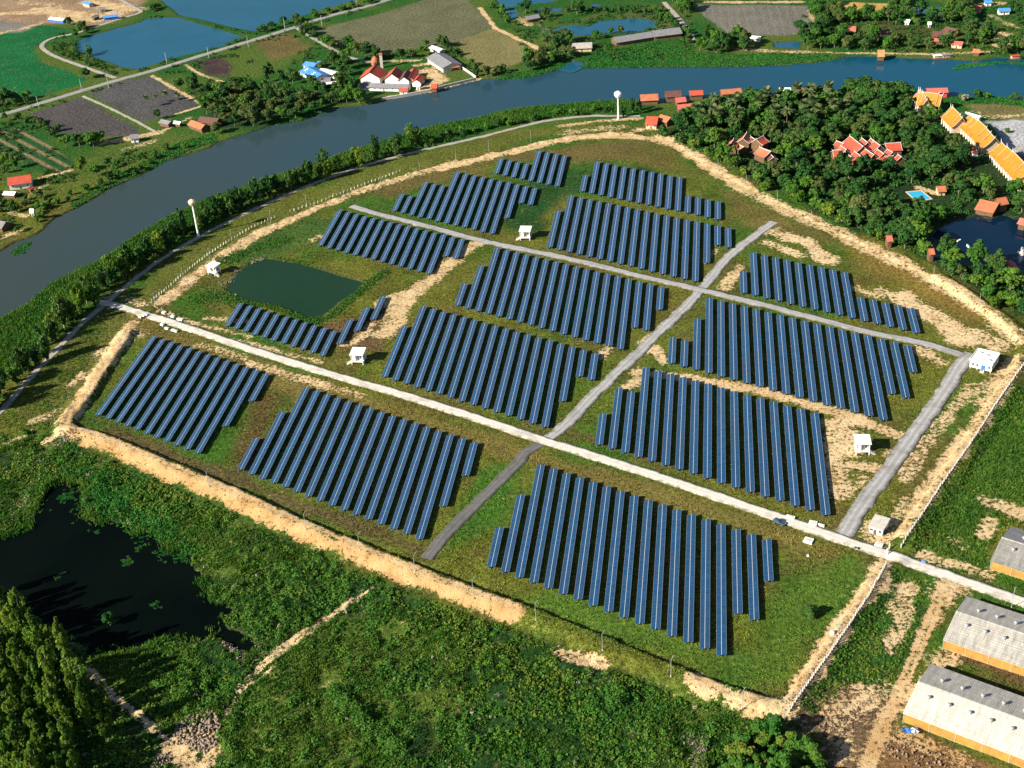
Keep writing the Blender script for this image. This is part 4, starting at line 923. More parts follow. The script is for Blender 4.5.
pr_ = MB(); pr_.box(0, ww, 0, .2, 4.95, 5.3).box(0, ww, dd+.1, dd+.3, 4.95, 5.3).box(0, .2, .21, dd+.09, 4.95, 5.3).box(ww-.2, ww, .21, dd+.09, 4.95, 5.3); pr_.build('parapet', M['white'], t)
MB().box(ww*.52, ww*.70, .2, .32, 1.0, 3.4).build('door', M['blue_paint'], t)
for x_ in (.12, .3, .82): MB().box(ww*x_, ww*x_+1.1, .22, .32, 2.2, 3.3).build('window', M['glass'], t)
for k in range(4): MB().box(ww-.32, ww-.22, 1.5+k*2.5, 2.9+k*2.5, 2.0, 3.4).build('blue_side_panel', M['blue_paint'], t)
for k in range(4):
    for y_ in (.4, dd/2, dd-.4): MB().box(.5+k*(ww-1.4)/3, .9+k*(ww-1.4)/3, y_, y_+.4, -.3, .9).build('leg', M['concrete'], t)
for x_, y_ in ((2, 8), (ww-3, 3), (ww/2, 7)): MB().box(x_, x_+1.3, y_, y_+.7, 4.95, 5.6).build('roof_unit', M['grey'], t)
sr = MB()
for k in range(5): sr.box(ww*.52, ww*.70, -.3-k*.35-.35, -.3-k*.35, .75-k*.2-.15, .75-k*.2)
sr.build('stairs', M['concrete'], t)
a, b = at(868, 525.6, 3.5), at(883.5, 530.2, 3.5); rz = math.atan2((b-a).y, (b-a).x); ww, dd = (b-a).length, 8.2
t = thing('guard_house', 'small guard house with stained pale roof by the gate', 'house', (a.x, a.y, 0), rz)
MB().box(.5, ww-.5, .5, dd-.3, -.3, 3.3).build('wall', M['white'], t)
MB().prism([(0, 0, 3.2), (0, dd, 3.7), (0, dd, 3.9), (0, 0, 3.4)], (ww, 0, 0)).build('roof', M['concrete'], t)
MB().box(ww*.35, ww*.55, .42, .52, 0, 2.2).build('door', M['wood'], t)
for x_ in (.12, .68): MB().box(ww*x_, ww*x_+1.2, .42, .52, 1.2, 2.3).build('window', M['glass'], t)
MB().box(ww-.52, ww-.44, 2, 5, .2, 2.6).build('side_door', M['blue_paint'], t)

# ------------------------------------------------------------------ towers, posts, poles
def water_tower(label, base, h, r, mat):
    p = at(*base); t = thing('water_tower', label, 'water tower', (p.x, p.y, 0))
    MB().lathe([(.75, -.4), (.7, 1), (.55, h*.6), (.55, h-r*1.9)], 10).build('column', M['white'], t)
    MB().lathe([(.5, h-r*2.0), (r*.75, h-r*1.5), (r, h-r*.95), (r*.97, h-r*.6)], 14).build('tank', M[mat], t)
    cp = MB().lathe([(r*1.04, h-r*.6), (r*.7, h-r*.25), (r*.2, h), (.05, h+.2)], 14).build('tank_cap', M[mat], t)
    MB().tube((.8, 0, 0), (.7, 0, h-r*2), .06, n=4).build('ladder', M['grey'], t)
    MB().lathe([(1.6, -.4), (1.6, .3)], 8).build('footing', M['concrete'], t)
water_tower('tall slim water tower with cream ball tank by the levee road', (198.6, 236.3), 24.5, 2.3, 'cream_tank')
water_tower('white mushroom-shaped water tower at the far bend', (618.4, 119), 20.5, 2.7, 'white')
def lamp_mesh():
    post = MB().tube((0, 0, -.4), (0, 0, 7.6), .13, .09, 6).mesh('post')
    arm = MB().tube((0, 0, 7.4), (.9, 0, 8.6), .06, n=4).mesh('arm')
    head = MB().box(.75, 1.5, -.14, .14, 8.52, 8.68).mesh('lamp_head')
    ft = MB().box(-.22, .22, -.22, .22, -.3, .12).mesh('footing')
    for m_, k in ((post, 'pole'), (arm, 'pole'), (head, 'grey'), (ft, 'pale_concrete')): m_.materials.append(M[k])
    return [('post', post), ('arm', arm), ('lamp_head', head), ('footing', ft)]
LM = lamp_mesh()
def lamp(label, px, py, group, rz=None):
    p = at(px, py); zz = gz(p.x, p.y); p = at(px, py, zz)
    t = thing('lamp_post', label, 'lamp post', (p.x, p.y, zz), R(35) if rz is None else rz, group)
    for n_, me in LM: link(n_, me, None, t)
for grp, lab, L, rz in (
    ('lamp posts along the front bank', 'thin grey lamp post on the front bank, {} from the left', [(121, 455), (209, 486), (306, 529), (360, 550), (415, 571), (473.5, 596), (536, 620), (602.5, 650), (671, 676), (742, 708)], R(35)),
    ('lamp posts along the left bank', 'thin grey lamp post on the left bank, {} from the front corner', [(56, 424), (71, 408), (97.5, 367)], R(20)),
    ('lamp posts along the upper left bank', 'thin grey lamp post on the upper left bank, {} from the white road', [(155.5, 306), (184, 281), (210, 261), (232, 242), (271, 223), (307, 207), (344, 199)], R(-60)),
    ('lamp posts along the top bank', 'thin grey lamp post on the top bank, {} from the left', [(381, 185), (420, 173), (456, 161), (489, 151), (531, 142), (570, 137), (611, 133)], R(-90)),
    ('lamp posts along the wood edge', 'thin grey lamp post before the wood, {} from the gate house', [(692, 156), (718, 171), (746, 186), (777, 203), (811, 223), (848, 243), (887, 261), (933, 280), (979, 308)], R(-120)),
    ('lamp posts along the right bank', 'thin grey lamp post on the right bank, {} from the front', [(784, 719), (838, 633), (870, 585)], R(160))):
    for i, (px, py) in enumerate(L): lamp(lab.format(ORD[i]), px, py, grp, rz)
lamp('tall white lamp post standing between road and grey barn', 1011.5, 607.5, None, R(60))
UPM = (MB().box(-.16, .16, -.16, .16, -.4, 9.5).mesh('pole'), MB().box(-1.1, 1.1, -.06, .06, 8.6, 8.8).mesh('crossarm'), MB().lathe([(.3, 7), (.3, 8)], 6, (.45, 0, 0)).mesh('transformer'))
for m_, k in zip(UPM, ('pole', 'wood', 'grey')): m_.materials.append(M[k])
for i, (px, py) in enumerate([(39, 108), (82, 91), (109, 88), (167, 63.5), (209, 58), (248.5, 47), (285, 29), (322, 26), (357, 7.5)]):
    p = at(px, py); t = thing('utility_pole', f'concrete utility pole along the country road, {ORD[i]} from the left', 'utility pole', (p.x, p.y, 0), R(60), 'utility poles along the country road')
    link('pole', UPM[0], None, t); link('crossarm', UPM[1], None, t)
    if i % 3 == 0: link('transformer', UPM[2], None, t)

# ------------------------------------------------------------------ fences
def fence(label, s, gap, h=1.9, mat='pale_concrete', panel=True, lean=0.0):
    P = smooth(xy(s), 3); L = np.concatenate([[0], np.cumsum(np.linalg.norm(np.diff(P, axis=0), axis=1))])
    n = min(99, int(L[-1]/gap)); ss = np.linspace(0, L[-1], n+1)
    x_ = np.interp(ss, L, P[:, 0]); y_ = np.interp(ss, L, P[:, 1]); z_ = grid(ZG, x_, y_)
    t = thing('perimeter_fence', label, 'fence', (x_[0], y_[0], 0)); o = Vector((x_[0], y_[0], 0))
    me = MB().box(-.2, .2, -.2, .2, -.5, h).mesh('post'); me.materials.append(M[mat])
    for i in range(n+1):
        q = link('post', me, None, t); q.location = (x_[i]-o.x, y_[i]-o.y, z_[i])
        q.rotation_euler = (rnd.uniform(-.05, .05)+lean*rnd.random(), rnd.uniform(-.05, .05)+lean*rnd.random(), rnd.uniform(0, 1.5))
    if panel:
        m, w = MB(), MB()
        for i in range(n):
            a = Vector((x_[i], y_[i], z_[i]))-o; b = Vector((x_[i+1], y_[i+1], z_[i+1]))-o
            d = (b-a).normalized(); nn = Vector((-d.y, d.x, 0))*.05
            a2, b2 = a + d*.16, b - d*.16
            m.prism([a2-nn+Vector((0, 0, -.3)), a2+nn+Vector((0, 0, -.3)), b2+nn+Vector((0, 0, -.3)), b2-nn+Vector((0, 0, -.3))], (0, 0, .75))
            for hh in (1.1, 1.6): w.tube(a2+Vector((0, 0, hh)), b2+Vector((0, 0, hh)), .025, n=3, cap=False)
        m.build('kerb_panel', M['dull_concrete'], t); w.build('wire', M['grey'], t)
    return t
fence('pale concrete fence on the sandy right bank below the white road', '789,716 812,683 845,636 872,594 886,567', 1.5)
fence('pale concrete fence on the right bank above the white road', '901,549 918,525 945,484 975,441 1002,399 1030,360', 2.2)
fence('row of pale fence posts on the bank left of the pond', '152,302 175,282 200,261 225,244 252,228 275,218', 2.6, 1.6, 'pale_concrete', False, .25)
fence('row of pale fence posts along the bank above the pond', '290,212 318,203 345,193 375,181 400,172', 2.8, 1.6, 'pale_concrete', False, .25)
t = thing('gate', 'open white gate frame beside the white road', 'gate', at(888, 552, 0), R(60))
for x_ in (-1.6, 1.6): MB().box(x_-.2, x_+.2, -.2, .2, -.3, 3).build('gate_post', M['white'], t)
gt = MB(); [gt.box(-1.4, 1.4, -.03, .03, z_, z_+.08) for z_ in (.5, 1.2, 1.9)]; [gt.box(x_-.03, x_+.03, -.03, .03, .5, 1.98) for x_ in (-1.3, 0, 1.3)]; gt.build('gate_leaf', M['pole'], t)

# ------------------------------------------------------------------ vehicles, boats, small things
def car(name, label, cat, px, py, rz, k=1.0, paint='car'):
    p = at(px, py); t = thing(name, label, cat, (p.x, p.y, gz(p.x, p.y)+.3), rz); t.scale = (k,)*3
    prof = [(-2.3, .45), (-2.35, .95), (-2.2, 1.05), (1.1-.2, 1.08), (2.1, .95), (2.35, .7), (2.3, .45)]
    b_ = MB().prism([(x_, -.9, z_) for x_, z_ in prof], (0, 1.8, 0)).build('body', M[paint], t)
    bv = b_.modifiers.new('bevel', 'BEVEL'); bv.width = .1; bv.segments = 2
    MB().prism([(x_, -.78, z_) for x_, z_ in ((-2.1, 1.04), (-1.75, 1.72), (.1, 1.74), (.95, 1.04))], (0, 1.56, 0)).build('window', M['glass'], t)
    MB().box(-1.7, .08, -.74, .74, 1.73, 1.80).build('roof', M[paint], t)
    for x_ in (-1.45, 1.45):
        for y_ in (-.85, .85):
            w_ = MB().tube((x_, y_-.12, .36), (x_, y_+.12, .36), .36, n=12).build('wheel', M['rubber'], t)
            MB().tube((x_, y_-.14, .36), (x_, y_+.14, .36), .2, n=8).build('rim', M['grey'], w_)
    for y_ in (-.6, .6):
        MB().box(2.28, 2.36, y_-.18, y_+.18, .68, .84).build('headlight', M['white'], t); MB().box(-2.38, -2.3, y_-.18, y_+.18, .75, .95).build('tail_light', M['red_paint'], t)
    return t
d_ = at(786, 526) - at(771, 521)
car('parked_car', 'dark teal car on the white gravel road', 'car', 778.8, 524.2, math.atan2(d_.y, d_.x), 1.12)
p = at(856.6, 549.5); t = thing('motorbike', 'small dark motorbike on the white road near the guard house', 'motorbike', (p.x, p.y, .3), math.atan2(d_.y, d_.x))
for x_ in (-.65, .65): MB().tube((x_, -.06, .32), (x_, .06, .32), .32, n=12).build('wheel', M['rubber'], t)
MB().prism([(-.7, -.14, .5), (-.75, -.14, .85), (.1, -.14, .8), (.45, -.14, .95), (.5, -.14, .5)], (0, .28, 0)).build('body', M['car'], t)
MB().box(-.75, .0, -.16, .16, .86, .96).build('seat', M['rubber'], t); MB().tube((.5, -.35, 1.1), (.5, .35, 1.1), .04, n=5).build('handlebar', M['grey'], t); MB().tube((.62, 0, .4), (.48, 0, 1.1), .05, n=5).build('fork', M['grey'], t)
def block(label, px, py, sx, sy, sz, rz=.3, mat='white', grp=None, nm='concrete_block'):
    p = at(px, py); t = thing(nm, label, 'concrete block', (p.x, p.y, gz(p.x, p.y)), rz, grp)
    b_ = MB().box(-sx/2, sx/2, -sy/2, sy/2, -.15, sz).build('slab', M[mat], t); v = b_.modifiers.new('bevel', 'BEVEL'); v.width = .06
    MB().box(-sx*.3, sx*.3, -sy*.3, sy*.3, sz+.002, sz+.1).build('lid', M['pale_concrete'], t)
dr = math.atan2(d_.y, d_.x); G6 = 'white concrete pits along the white road'
for i, (px, py, a_, b_, wd) in enumerate(((164.2, 313.3, 2.2, 1.8, 'white box at the road end, nearest the sandy bank'), (173, 317, 2.2, 1.6, 'white box above the road, second from the bank'), (180.3, 320, 3.4, 1.8, 'long white box above the road, third from the bank'),
        (162.5, 325.2, 2.2, 1.5, 'grey-white box below the road end'), (167, 329, 2.4, 1.4, 'white box below the road, above the first rows'), (173, 330.6, 1.8, 1.4, 'pale box between two white ones below the road'), (176, 331.6, 2.2, 1.4, 'white box below the road, rightmost of the four'),
        (790.5, 518, 3.6, 1.5, 'white trough above the road beside the car'), (813, 524, 3.2, 2.4, 'white tilted slab above the road right of the car'), (821.3, 526, 2.6, .8, 'thin white slab near the east road junction'), (808.5, 541.5, 3.6, 3.0, 'square pale slab below the road'),
        (808, 556, .9, .9, 'small white block on grass below the slab'), (719, 625+1, .9, .8, 'tiny white block right of the front panel block'), (879, 545.5, 3.0, 2.2, 'white box in front of the guard house'))):
    block(wd, px, py, a_, b_, .9 if a_ > 1 else .5, dr+.1*(i % 3), 'white', G6)
for i, (px, py) in enumerate(((140.5, 318.5), (143.5, 317.5), (146.5, 316))):
    p = at(px, py); t = thing('concrete_pipe', f'pale concrete pipe lying at the road end, {ORD[i]} from the left', 'pipe', (p.x, p.y, gz(p.x, p.y)+.6), .9, 'concrete pipes at the road end')
    MB().lathe([(.6, -1.2), (.6, 1.2), (.45, 1.2), (.45, -1.2)], 12).build('shell', M['pale_concrete'], t).rotation_euler = (math.pi/2, 0, 0)
p = at(832, 638); t = thing('water_tank', 'round white tank on the sandy right bank', 'tank', (p.x, p.y, gz(p.x, p.y)))
MB().lathe([(.8, -.2), (.9, .4), (.8, 1.2), (.4, 1.6)], 12).build('drum', M['white'], t); MB().lathe([(.35, 1.6), (.35, 1.75)], 8).build('lid', M['pale_concrete'], t)
p = at(923.5, 562.5); t = thing('barrel', 'blue plastic barrel lying beside the white road', 'barrel', (p.x, p.y, gz(p.x, p.y)+.45), dr)
MB().lathe([(.4, -.8), (.45, -.4), (.45, .4), (.4, .8)], 10).build('drum', M['blue_paint'], t).rotation_euler = (0, math.pi/2, 0)
MB().lathe([(.3, .8), (.3, .86)], 8).build('lid', M['white'], t).rotation_euler = (0, math.pi/2, 0)
p = at(914.5, 733); t = thing('market_umbrella', 'blue and white umbrella lying by the nearest barn', 'umbrella', (p.x, p.y, gz(p.x, p.y)), .3)
u_ = MB()
for k in range(8):
    a0, a1 = k*math.pi/4, (k+1)*math.pi/4
    MB().add([(0, 0, 1.9), (1.5*math.cos(a0), 1.5*math.sin(a0), 1.2), (1.5*math.cos(a1), 1.5*math.sin(a1), 1.2), (0, 0, 1.82)], [(0, 1, 2), (3, 2, 1), (0, 3, 1), (0, 2, 3)]).build('canopy_panel', M['blue_paint' if k % 2 else 'white'], t)
MB().tube((0, 0, -.3), (0, 0, 1.85), .05, n=6).build('pole', M['pole'], t)
p = at(907, 731); t = thing('tarpaulin', 'blue tarpaulin sheet on the mud left of the umbrella', 'tarpaulin', (p.x, p.y, gz(p.x, p.y)), -.5)
vv = []
for j in range(4):
    for i in range(6): vv.append((i*.7-1.75, j*.6-.9, .25+.3*math.sin(i*1.7+j)))
ff = [(j*6+i, j*6+i+1, j*6+i+7, j*6+i+6) for j in range(3) for i in range(5)]
ob = MB().add(vv, ff).build('sheet', M['blue_paint'], t); sd = ob.modifiers.new('thick', 'SOLIDIFY'); sd.thickness = .05
def houseboat(label, px, py, roof):
    p = at(px, py); t = thing('houseboat', label, 'boat', (p.x, p.y, -.8), .1, 'boats moored at the far bank')
    MB().prism([(-4.5, -1.6, 1.2), (-3.6, -1.6, 0), (3.6, -1.6, 0), (5, -1.6, 1.5)], (0, 3.2, 0)).build('hull', M['wood'], t)
    MB().box(-3, 2.6, -1.3, 1.3, 1.2, 3).build('cabin', M['cream'], t); MB().box(-3.5, 3.1, -1.8, 1.8, 3, 3.25).build('roof', M[roof], t)
    for x_ in (-2, 0, 1.6): MB().box(x_-.35, x_+.35, -1.34, -1.28, 1.8, 2.6).build('window', M['dark'], t)
houseboat('pale roofed houseboat moored at far bank, left one', 937.5, 58.2, 'white'); houseboat('dark roofed houseboat moored at far bank, right one', 946, 57.6, 'grey_tile'); houseboat('small red boat by the reeds at far right', 1015, 58.5, 'red_paint')
p = at(1008, 268.5); t = thing('lake_pavilion', 'round faded red pavilion roof on the lagoon', 'pavilion', (p.x, p.y, -.6))
MB().lathe([(4.6, 2.2), (3.6, 3.4), (2.0, 4.6), (.2, 5.4)], 16).build('roof', M['pink_tile'], t); MB().lathe([(4, -.3), (4, .7)], 16).build('deck', M['wood'], t)
for k in range(6): MB().tube((3.5*math.cos(k*1.05), 3.5*math.sin(k*1.05), .7), (3.5*math.cos(k*1.05), 3.5*math.sin(k*1.05), 2.6), .12, n=5).build('post', M['wood'], t)
p = at(1021.5, 254); t = thing('fountain', 'white fountain spray on the lagoon at the frame edge', 'fountain', (p.x, p.y, -.6))
fr_ = MB()
for k in range(150):
    a_, h_ = rnd.random()*6.28, rnd.random(); r_ = (.3+2.2*h_*rnd.random()); q_ = Vector((r_*math.cos(a_), r_*math.sin(a_), 4.5*(1-h_**2)*rnd.random()+.1))
    fr_.tube(q_, q_+Vector((.03, .02, .5)), .07, .02, 3)
fr_.build('spray', M['white'], t); MB().lathe([(1, -.3), (1, .2)], 10).build('basin', M['concrete'], t)
t = thing('swimming_pool', 'bright blue swimming pool in the wood', 'pool', (0, 0, 0))
pc = POOL.mean(0); t.location = (pc[0], pc[1], 0)
Q = [Vector((q[0]-pc[0], q[1]-pc[1], 0)) for q in POOL]
MB().prism([(q.x*1.0, q.y*1.0, .05) for q in Q], (0, 0, .12)).build('water_surface', M['pool'], t)
cp = MB()
for i in range(4):
    a, b = Q[i-1], Q[i]; cp.prism([(a.x, a.y, .0), (b.x, b.y, .0), (b.x*1.14, b.y*1.14, .0), (a.x*1.14, a.y*1.14, .0)], (0, 0, .3))
cp.build('coping', M['cream'], t)
for i, (px, py) in enumerate(((958.5, 240), (968, 245.5))):
    p = at(px, py); t = thing('rowing_boat', ('small pale rowing boat near the middle of the lagoon', 'tiny white rowing boat by the lagoon trees')[i], 'boat', (p.x, p.y, -.6), .6+i)
    MB().prism([(-1.6, 0, .5), (-1.2, -.55, .5), (1, -.55, .5), (2, 0, .6), (1, .55, .5), (-1.2, .55, .5)], (0, 0, -.45)).build('hull', M['white'], t); MB().box(-.3, .1, -.5, .5, .5, .58).build('bench', M['wood'], t)
# ------------------------------------------------------------------ trees
def leaves(cen, nrm, size, asp=1.0, tint=None, up=None):
    """quads round centres with given normals"""
    n = len(cen); r = rng.normal(size=(n, 3)) if up is None else up + rng.normal(size=(n, 3))*.35
    t1 = np.cross(nrm, r); t1 /= np.linalg.norm(t1, axis=1, keepdims=True)+1e-9
    t2 = np.cross(nrm, t1); s = size[:, None]
    a, b = t1*s*.5, t2*s*.5*asp
    V = np.stack([cen-a-b, cen+a-b*.6, cen+a*.8+b, cen-a*.9+b*.8], 1).reshape(-1, 3)
    return V, np.arange(4*n).reshape(n, 4), np.repeat(tint if tint is not None else rng.random(n), 4)
def unit(v): return v/(np.linalg.norm(v, axis=1, keepdims=True)+1e-9)
def crown(rx, rz, zc, nb, n, size, flat=.75, rb=(.30, .5)):
    c = unit(rng.normal(size=(nb, 3)))*rng.random((nb, 1))**.45*np.array((rx*.72, rx*.72, rz*.72)); c[:, 2] += zc
    br = rng.uniform(*rb, nb)*rx; bt = rng.random(nb)
    k = rng.choice(nb, n, p=br**2/np.sum(br**2)); d = unit(rng.normal(size=(n, 3))); d[:, 2] = np.where(d[:, 2] < -.45, -d[:, 2], d[:, 2])
    P = c[k] + d*(br[k]*rng.uniform(.72, 1.08, n))[:, None]*np.array((1, 1, flat))
    N = unit(d*.75 + rng.normal(size=(n, 3))*.45 + np.array((0, 0, .25)))
    return leaves(P, N, rng.uniform(.6, 1.25, n)*size, 1.0, np.clip(bt[k]*.8 + rng.random(n)*.3, 0, 1))
def trunk_mesh(h, r, limbs, spread, lift, z0=-.4):
    m = MB(); m.tube((0, 0, z0), (.1*h*.1, 0, h*.55), r, r*.72, 7, False); m.tube((.1*h*.1, 0, h*.55), (0, .03*h, h), r*.72, r*.35, 7)
    for k in range(limbs):
        a = k*2*math.pi/limbs + rnd.random(); z1 = h*(.45+.4*k/limbs)
        m.tube((0, 0, z1), (spread*math.cos(a), spread*math.sin(a), z1+lift*(.7+.6*rnd.random())), r*.45, r*.12, 5)
    return m.mesh('trunk')
def slim_crown(rx, rz, zc, n, size):
    """tall feathery crown: drooping sprays round an upright stem"""
    nb = 26; z_ = np.linspace(-1, 1, nb) + rng.normal(size=nb)*.12; prof = np.clip(1.05-np.abs(z_-.05)**2.6, .25, 1)*rng.uniform(.55, 1.35, nb)
    a = rng.random(nb)*6.28; c = np.stack([np.cos(a)*rx*.55*prof, np.sin(a)*rx*.55*prof, z_*rz+zc], 1); br = rx*(.22+.36*rng.random(nb))*np.maximum(prof, .4); bt = rng.random(nb)
    k = rng.integers(0, nb, n); d = unit(rng.normal(size=(n, 3)))
    P = c[k] + d*(br[k]*rng.random(n)**.4)[:, None]*np.array((1, 1, 1.5))
    N = unit(d*np.array((1, 1, .3)) + rng.normal(size=(n, 3))*.5 + np.array((0, 0, .1)))
    up = np.tile(np.array((0., 0., 1.)), (n, 1))
    return leaves(P, N, rng.uniform(.5, 1.2, n)*size, 2.0, np.clip(bt[k]*.7+rng.random(n)*.4, 0, 1), up)
def palm_crown(h, nf, ln, fan):
    V, F, T = [], [], []
    for k in range(nf):
        a = k*2.4 + rnd.random(); el = rnd.uniform(-.5, 1.25) if fan else rnd.uniform(-.1, 1.0); p = Vector((0, 0, h)); d = Vector((math.cos(a)*math.cos(el), math.sin(a)*math.cos(el), math.sin(el)))
        sd = Vector((-math.sin(a), math.cos(a), 0)); w = (.12, .55, .5, .1) if not fan else (.08, .35, .9, .6); tt = rnd.random()
        base = len(V); sg = ln/3*rnd.uniform(.8, 1.1)
        for j in range(4):
            V += [p - sd*w[j] + Vector((0, 0, -.12)), p + Vector((0, 0, .06)), p + sd*w[j] + Vector((0, 0, -.12))]; T += [tt]*3
            p = p + d*sg; d = (d + Vector((0, 0, -.45 if not fan else -.15))).normalized()
        for j in range(3):
            q = base+j*3; F += [(q, q+1, q+4, q+3), (q+1, q+2, q+5, q+4)]
    return np.array([tuple(v) for v in V]), np.array(F), np.array(T)
def lm(name, d): return np_mesh(name, d[0], d[1], {'tint': d[2]})
PRO = {}
def proto(kind, crowns, trunks, bark):
    for t_ in trunks: t_.materials.append(M[bark])
    PRO[kind] = (crowns, trunks)
proto('broad', [lm('crown', crown(*a)) for a in ((4.3, 3.9, 4.9, 15, 1300, .7), (5.2, 3.0, 5.2, 20, 1500, .7, .6, (.18, .38)), (3.5, 4.8, 5.4, 18, 1300, .68, 1.0, (.22, .42)), (4.6, 3.6, 4.8, 26, 1400, .62, .8, (.16, .34)), (4.0, 4.2, 5.0, 12, 1200, .75, .9, (.28, .5)), (5.6, 3.4, 5.4, 30, 1600, .66, .7, (.14, .30)), (3.9, 3.3, 4.4, 10, 900, .62, .7, (.24, .46)))], [trunk_mesh(5.5, .28, 5, 2.2, 1.6) for _ in range(3)], 'bark')
proto('small', [lm('crown', crown(3.0, 2.7, 2.7, 9, 340, .8)) for _ in range(4)], [trunk_mesh(2.8, .18, 4, 1.3, 1.0) for _ in range(2)], 'bark')
proto('slim', [lm('crown', slim_crown(2.8, 3.9, 5.6, 900, .55)) for _ in range(5)], [trunk_mesh(9.5, .2, 5, .9, 1.2) for _ in range(2)], 'bark_pale')
proto('grove', [lm('crown', slim_crown(2.3, 5.6, 9.4, 2200, .42)) for _ in range(6)], [trunk_mesh(13.5, .2, 7, .9, 1.3) for _ in range(3)], 'bark_pale')
proto('near', [lm('crown', crown(3.3, 3.6, 3.7, 15, 2200, .5, .9, (.28, .45))) for _ in range(4)], [trunk_mesh(4.2, .2, 5, 1.5, 1.3) for _ in range(2)], 'bark')
proto('palm', [lm('crown', palm_crown(8.2, 26, 3.4, False)) for _ in range(2)] + [lm('crown', palm_crown(8.2, 46, 2.9, True)) for _ in range(2)], [trunk_mesh(8.2, .2, 0, 0, 0)], 'bark')
# one mesh per crown and leaf colour, so that copies share them
CM = {}
def crown_mesh(kind, i, leaf):
    k = (kind, i, leaf)
    if k not in CM:
        me = PRO[kind][0][i].copy(); me.name = 'crown'; me.materials.clear(); me.materials.append(M[leaf]); CM[k] = me
    return CM[k]
TREES = []
def tree(name, kind, x, y, k, leaf, label, group, cat='tree'):
    zz = max(gz(x, y), -.7); cr, tr = PRO[kind]
    t = thing(name, label, cat, (x, y, zz-.1-(1.2*k if 'lone' in label else 0)), rnd.random()*6.28, group); t.scale = (k*rnd.uniform(.9, 1.1), k*rnd.uniform(.9, 1.1), k*rnd.uniform(.85, 1.2))
    link('crown', crown_mesh(kind, rnd.randrange(len(cr)), leaf), None, t); link('trunk', tr[rnd.randrange(len(tr))], None, t)
    TREES.append((x, y)); return t
FOOT.append((float(POOL.mean(0)[0]), float(POOL.mean(0)[1]), 15.0))
def blocked(x, y, r, pad):
    for fx, fy, fr in FOOT:
        if abs(x-fx) < fr+pad and -(fr+pad*2.6) < y-fy < fr+pad*.5: return True
        if pad > 3.2 and math.hypot(x-fx+9, y-fy+4.5) < fr+4: return True
    return False
def fill(s, gap, fn, maxn=400, pad=4.0, line=False, jit=3.0, water=True, avoid=True):
    """trees over an outline (or along a line) with a least distance between trunks"""
    P = xy(s); got = []
    def ok(x, y):
        if water and grid(WG, x, y)[0] < .8: return False
        if avoid and blocked(x, y, 0, pad): return False
        return all((x-a)**2+(y-b)**2 > gap*gap for a, b in got)
    if line:
        P = smooth(P, 3); L = np.concatenate([[0], np.cumsum(np.linalg.norm(np.diff(P, axis=0), axis=1))]); q = 0
        while q < L[-1] and len(got) < maxn:
            x = np.interp(q, L, P[:, 0]) + rnd.gauss(0, jit); y = np.interp(q, L, P[:, 1]) + rnd.gauss(0, jit); q += gap*rnd.uniform(.7, 1.5)
            if (not water or grid(WG, x, y)[0] > .8) and not (avoid and blocked(x, y, 0, pad)): got.append((x, y))
    else:
        lo, hi = P.min(0), P.max(0); tries = 0
        while len(got) < maxn and tries < 6000:
            tries += 1; x, y = rnd.uniform(lo[0], hi[0]), rnd.uniform(lo[1], hi[1])
            if inside(np.array([x]), np.array([y]), P)[0] and ok(x, y): got.append((x, y))
    for x, y in got: fn(x, y)
    return got
def T(name, kind, k0, k1, leafs, label, group, cat='tree'):
    def f(x, y):
        lf = rnd.choice(leafs); lb = label[lf] if isinstance(label, dict) else label
        tree(name, kind, x, y, rnd.uniform(k0, k1), lf, lb, group, cat)
    return f
# single trees first
def one(px, py, name, kind, k, leaf, label, group=None, cat='tree'):
    p = at(px, py); return tree(name, kind, p.x, p.y, k, leaf, label, group, cat)
one(808.5, 616, 'round_tree', 'near', 1.0, 'leaf_dark', 'lone dark round tree on the grass by the front right block')
one(754, 112, 'broadleaf_tree', 'broad', 2.2, 'leaf_mid', 'tallest bright green tree on the river edge of the wood')
one(700, 51, 'broadleaf_tree', 'broad', 1.75, 'leaf_mid', 'tall yellow-green tree at the end of the village track')
one(722, 50, 'broadleaf_tree', 'broad', 1.7, 'leaf_dark', 'big dark tree right of the tall yellow-green one')
one(577, 14, 'broadleaf_tree', 'broad', 1.5, 'leaf_dark', 'wide dark crown tree between the far ponds')
one(526, 14, 'broadleaf_tree', 'broad', 1.35, 'leaf_dark', 'dark dense tree behind the grey roof cottage')
one(545, 18, 'broadleaf_tree', 'broad', 1.15, 'leaf_dark', 'dark dense tree right of the grey roof cottage')
one(5, 104, 'broadleaf_tree', 'broad', 1.5, 'leaf_dark', 'dark tree at the left edge beside the rice field')
one(87, 79, 'broadleaf_tree', 'broad', 1.15, 'leaf_dark', 'dark tree in the bend of the fish pond road')
one(110, 623, 'round_tree', 'near', .8, 'leaf_scrub', 'single round bush tree at the swamp edge', None)
one(27, 434, 'shrub', 'small', .8, 'leaf_mid', 'lone upright shrub beside the sandy left corner', None, 'shrub')
one(893, 205, 'broadleaf_tree', 'broad', 1.0, 'leaf_mid', 'bright green round tree in front of the swimming pool')
one(812, 95, 'flowering_tree', 'small', 1.2, 'leaf_gold', 'yellow flowering tree at the top of the wood')
one(814, 119, 'flowering_tree', 'small', 1.3, 'leaf_gold', 'yellow flowering tree in the middle of the wood')
one(918, 179, 'flowering_tree', 'small', .8, 'leaf_gold', 'small yellow tree left of the swimming pool')
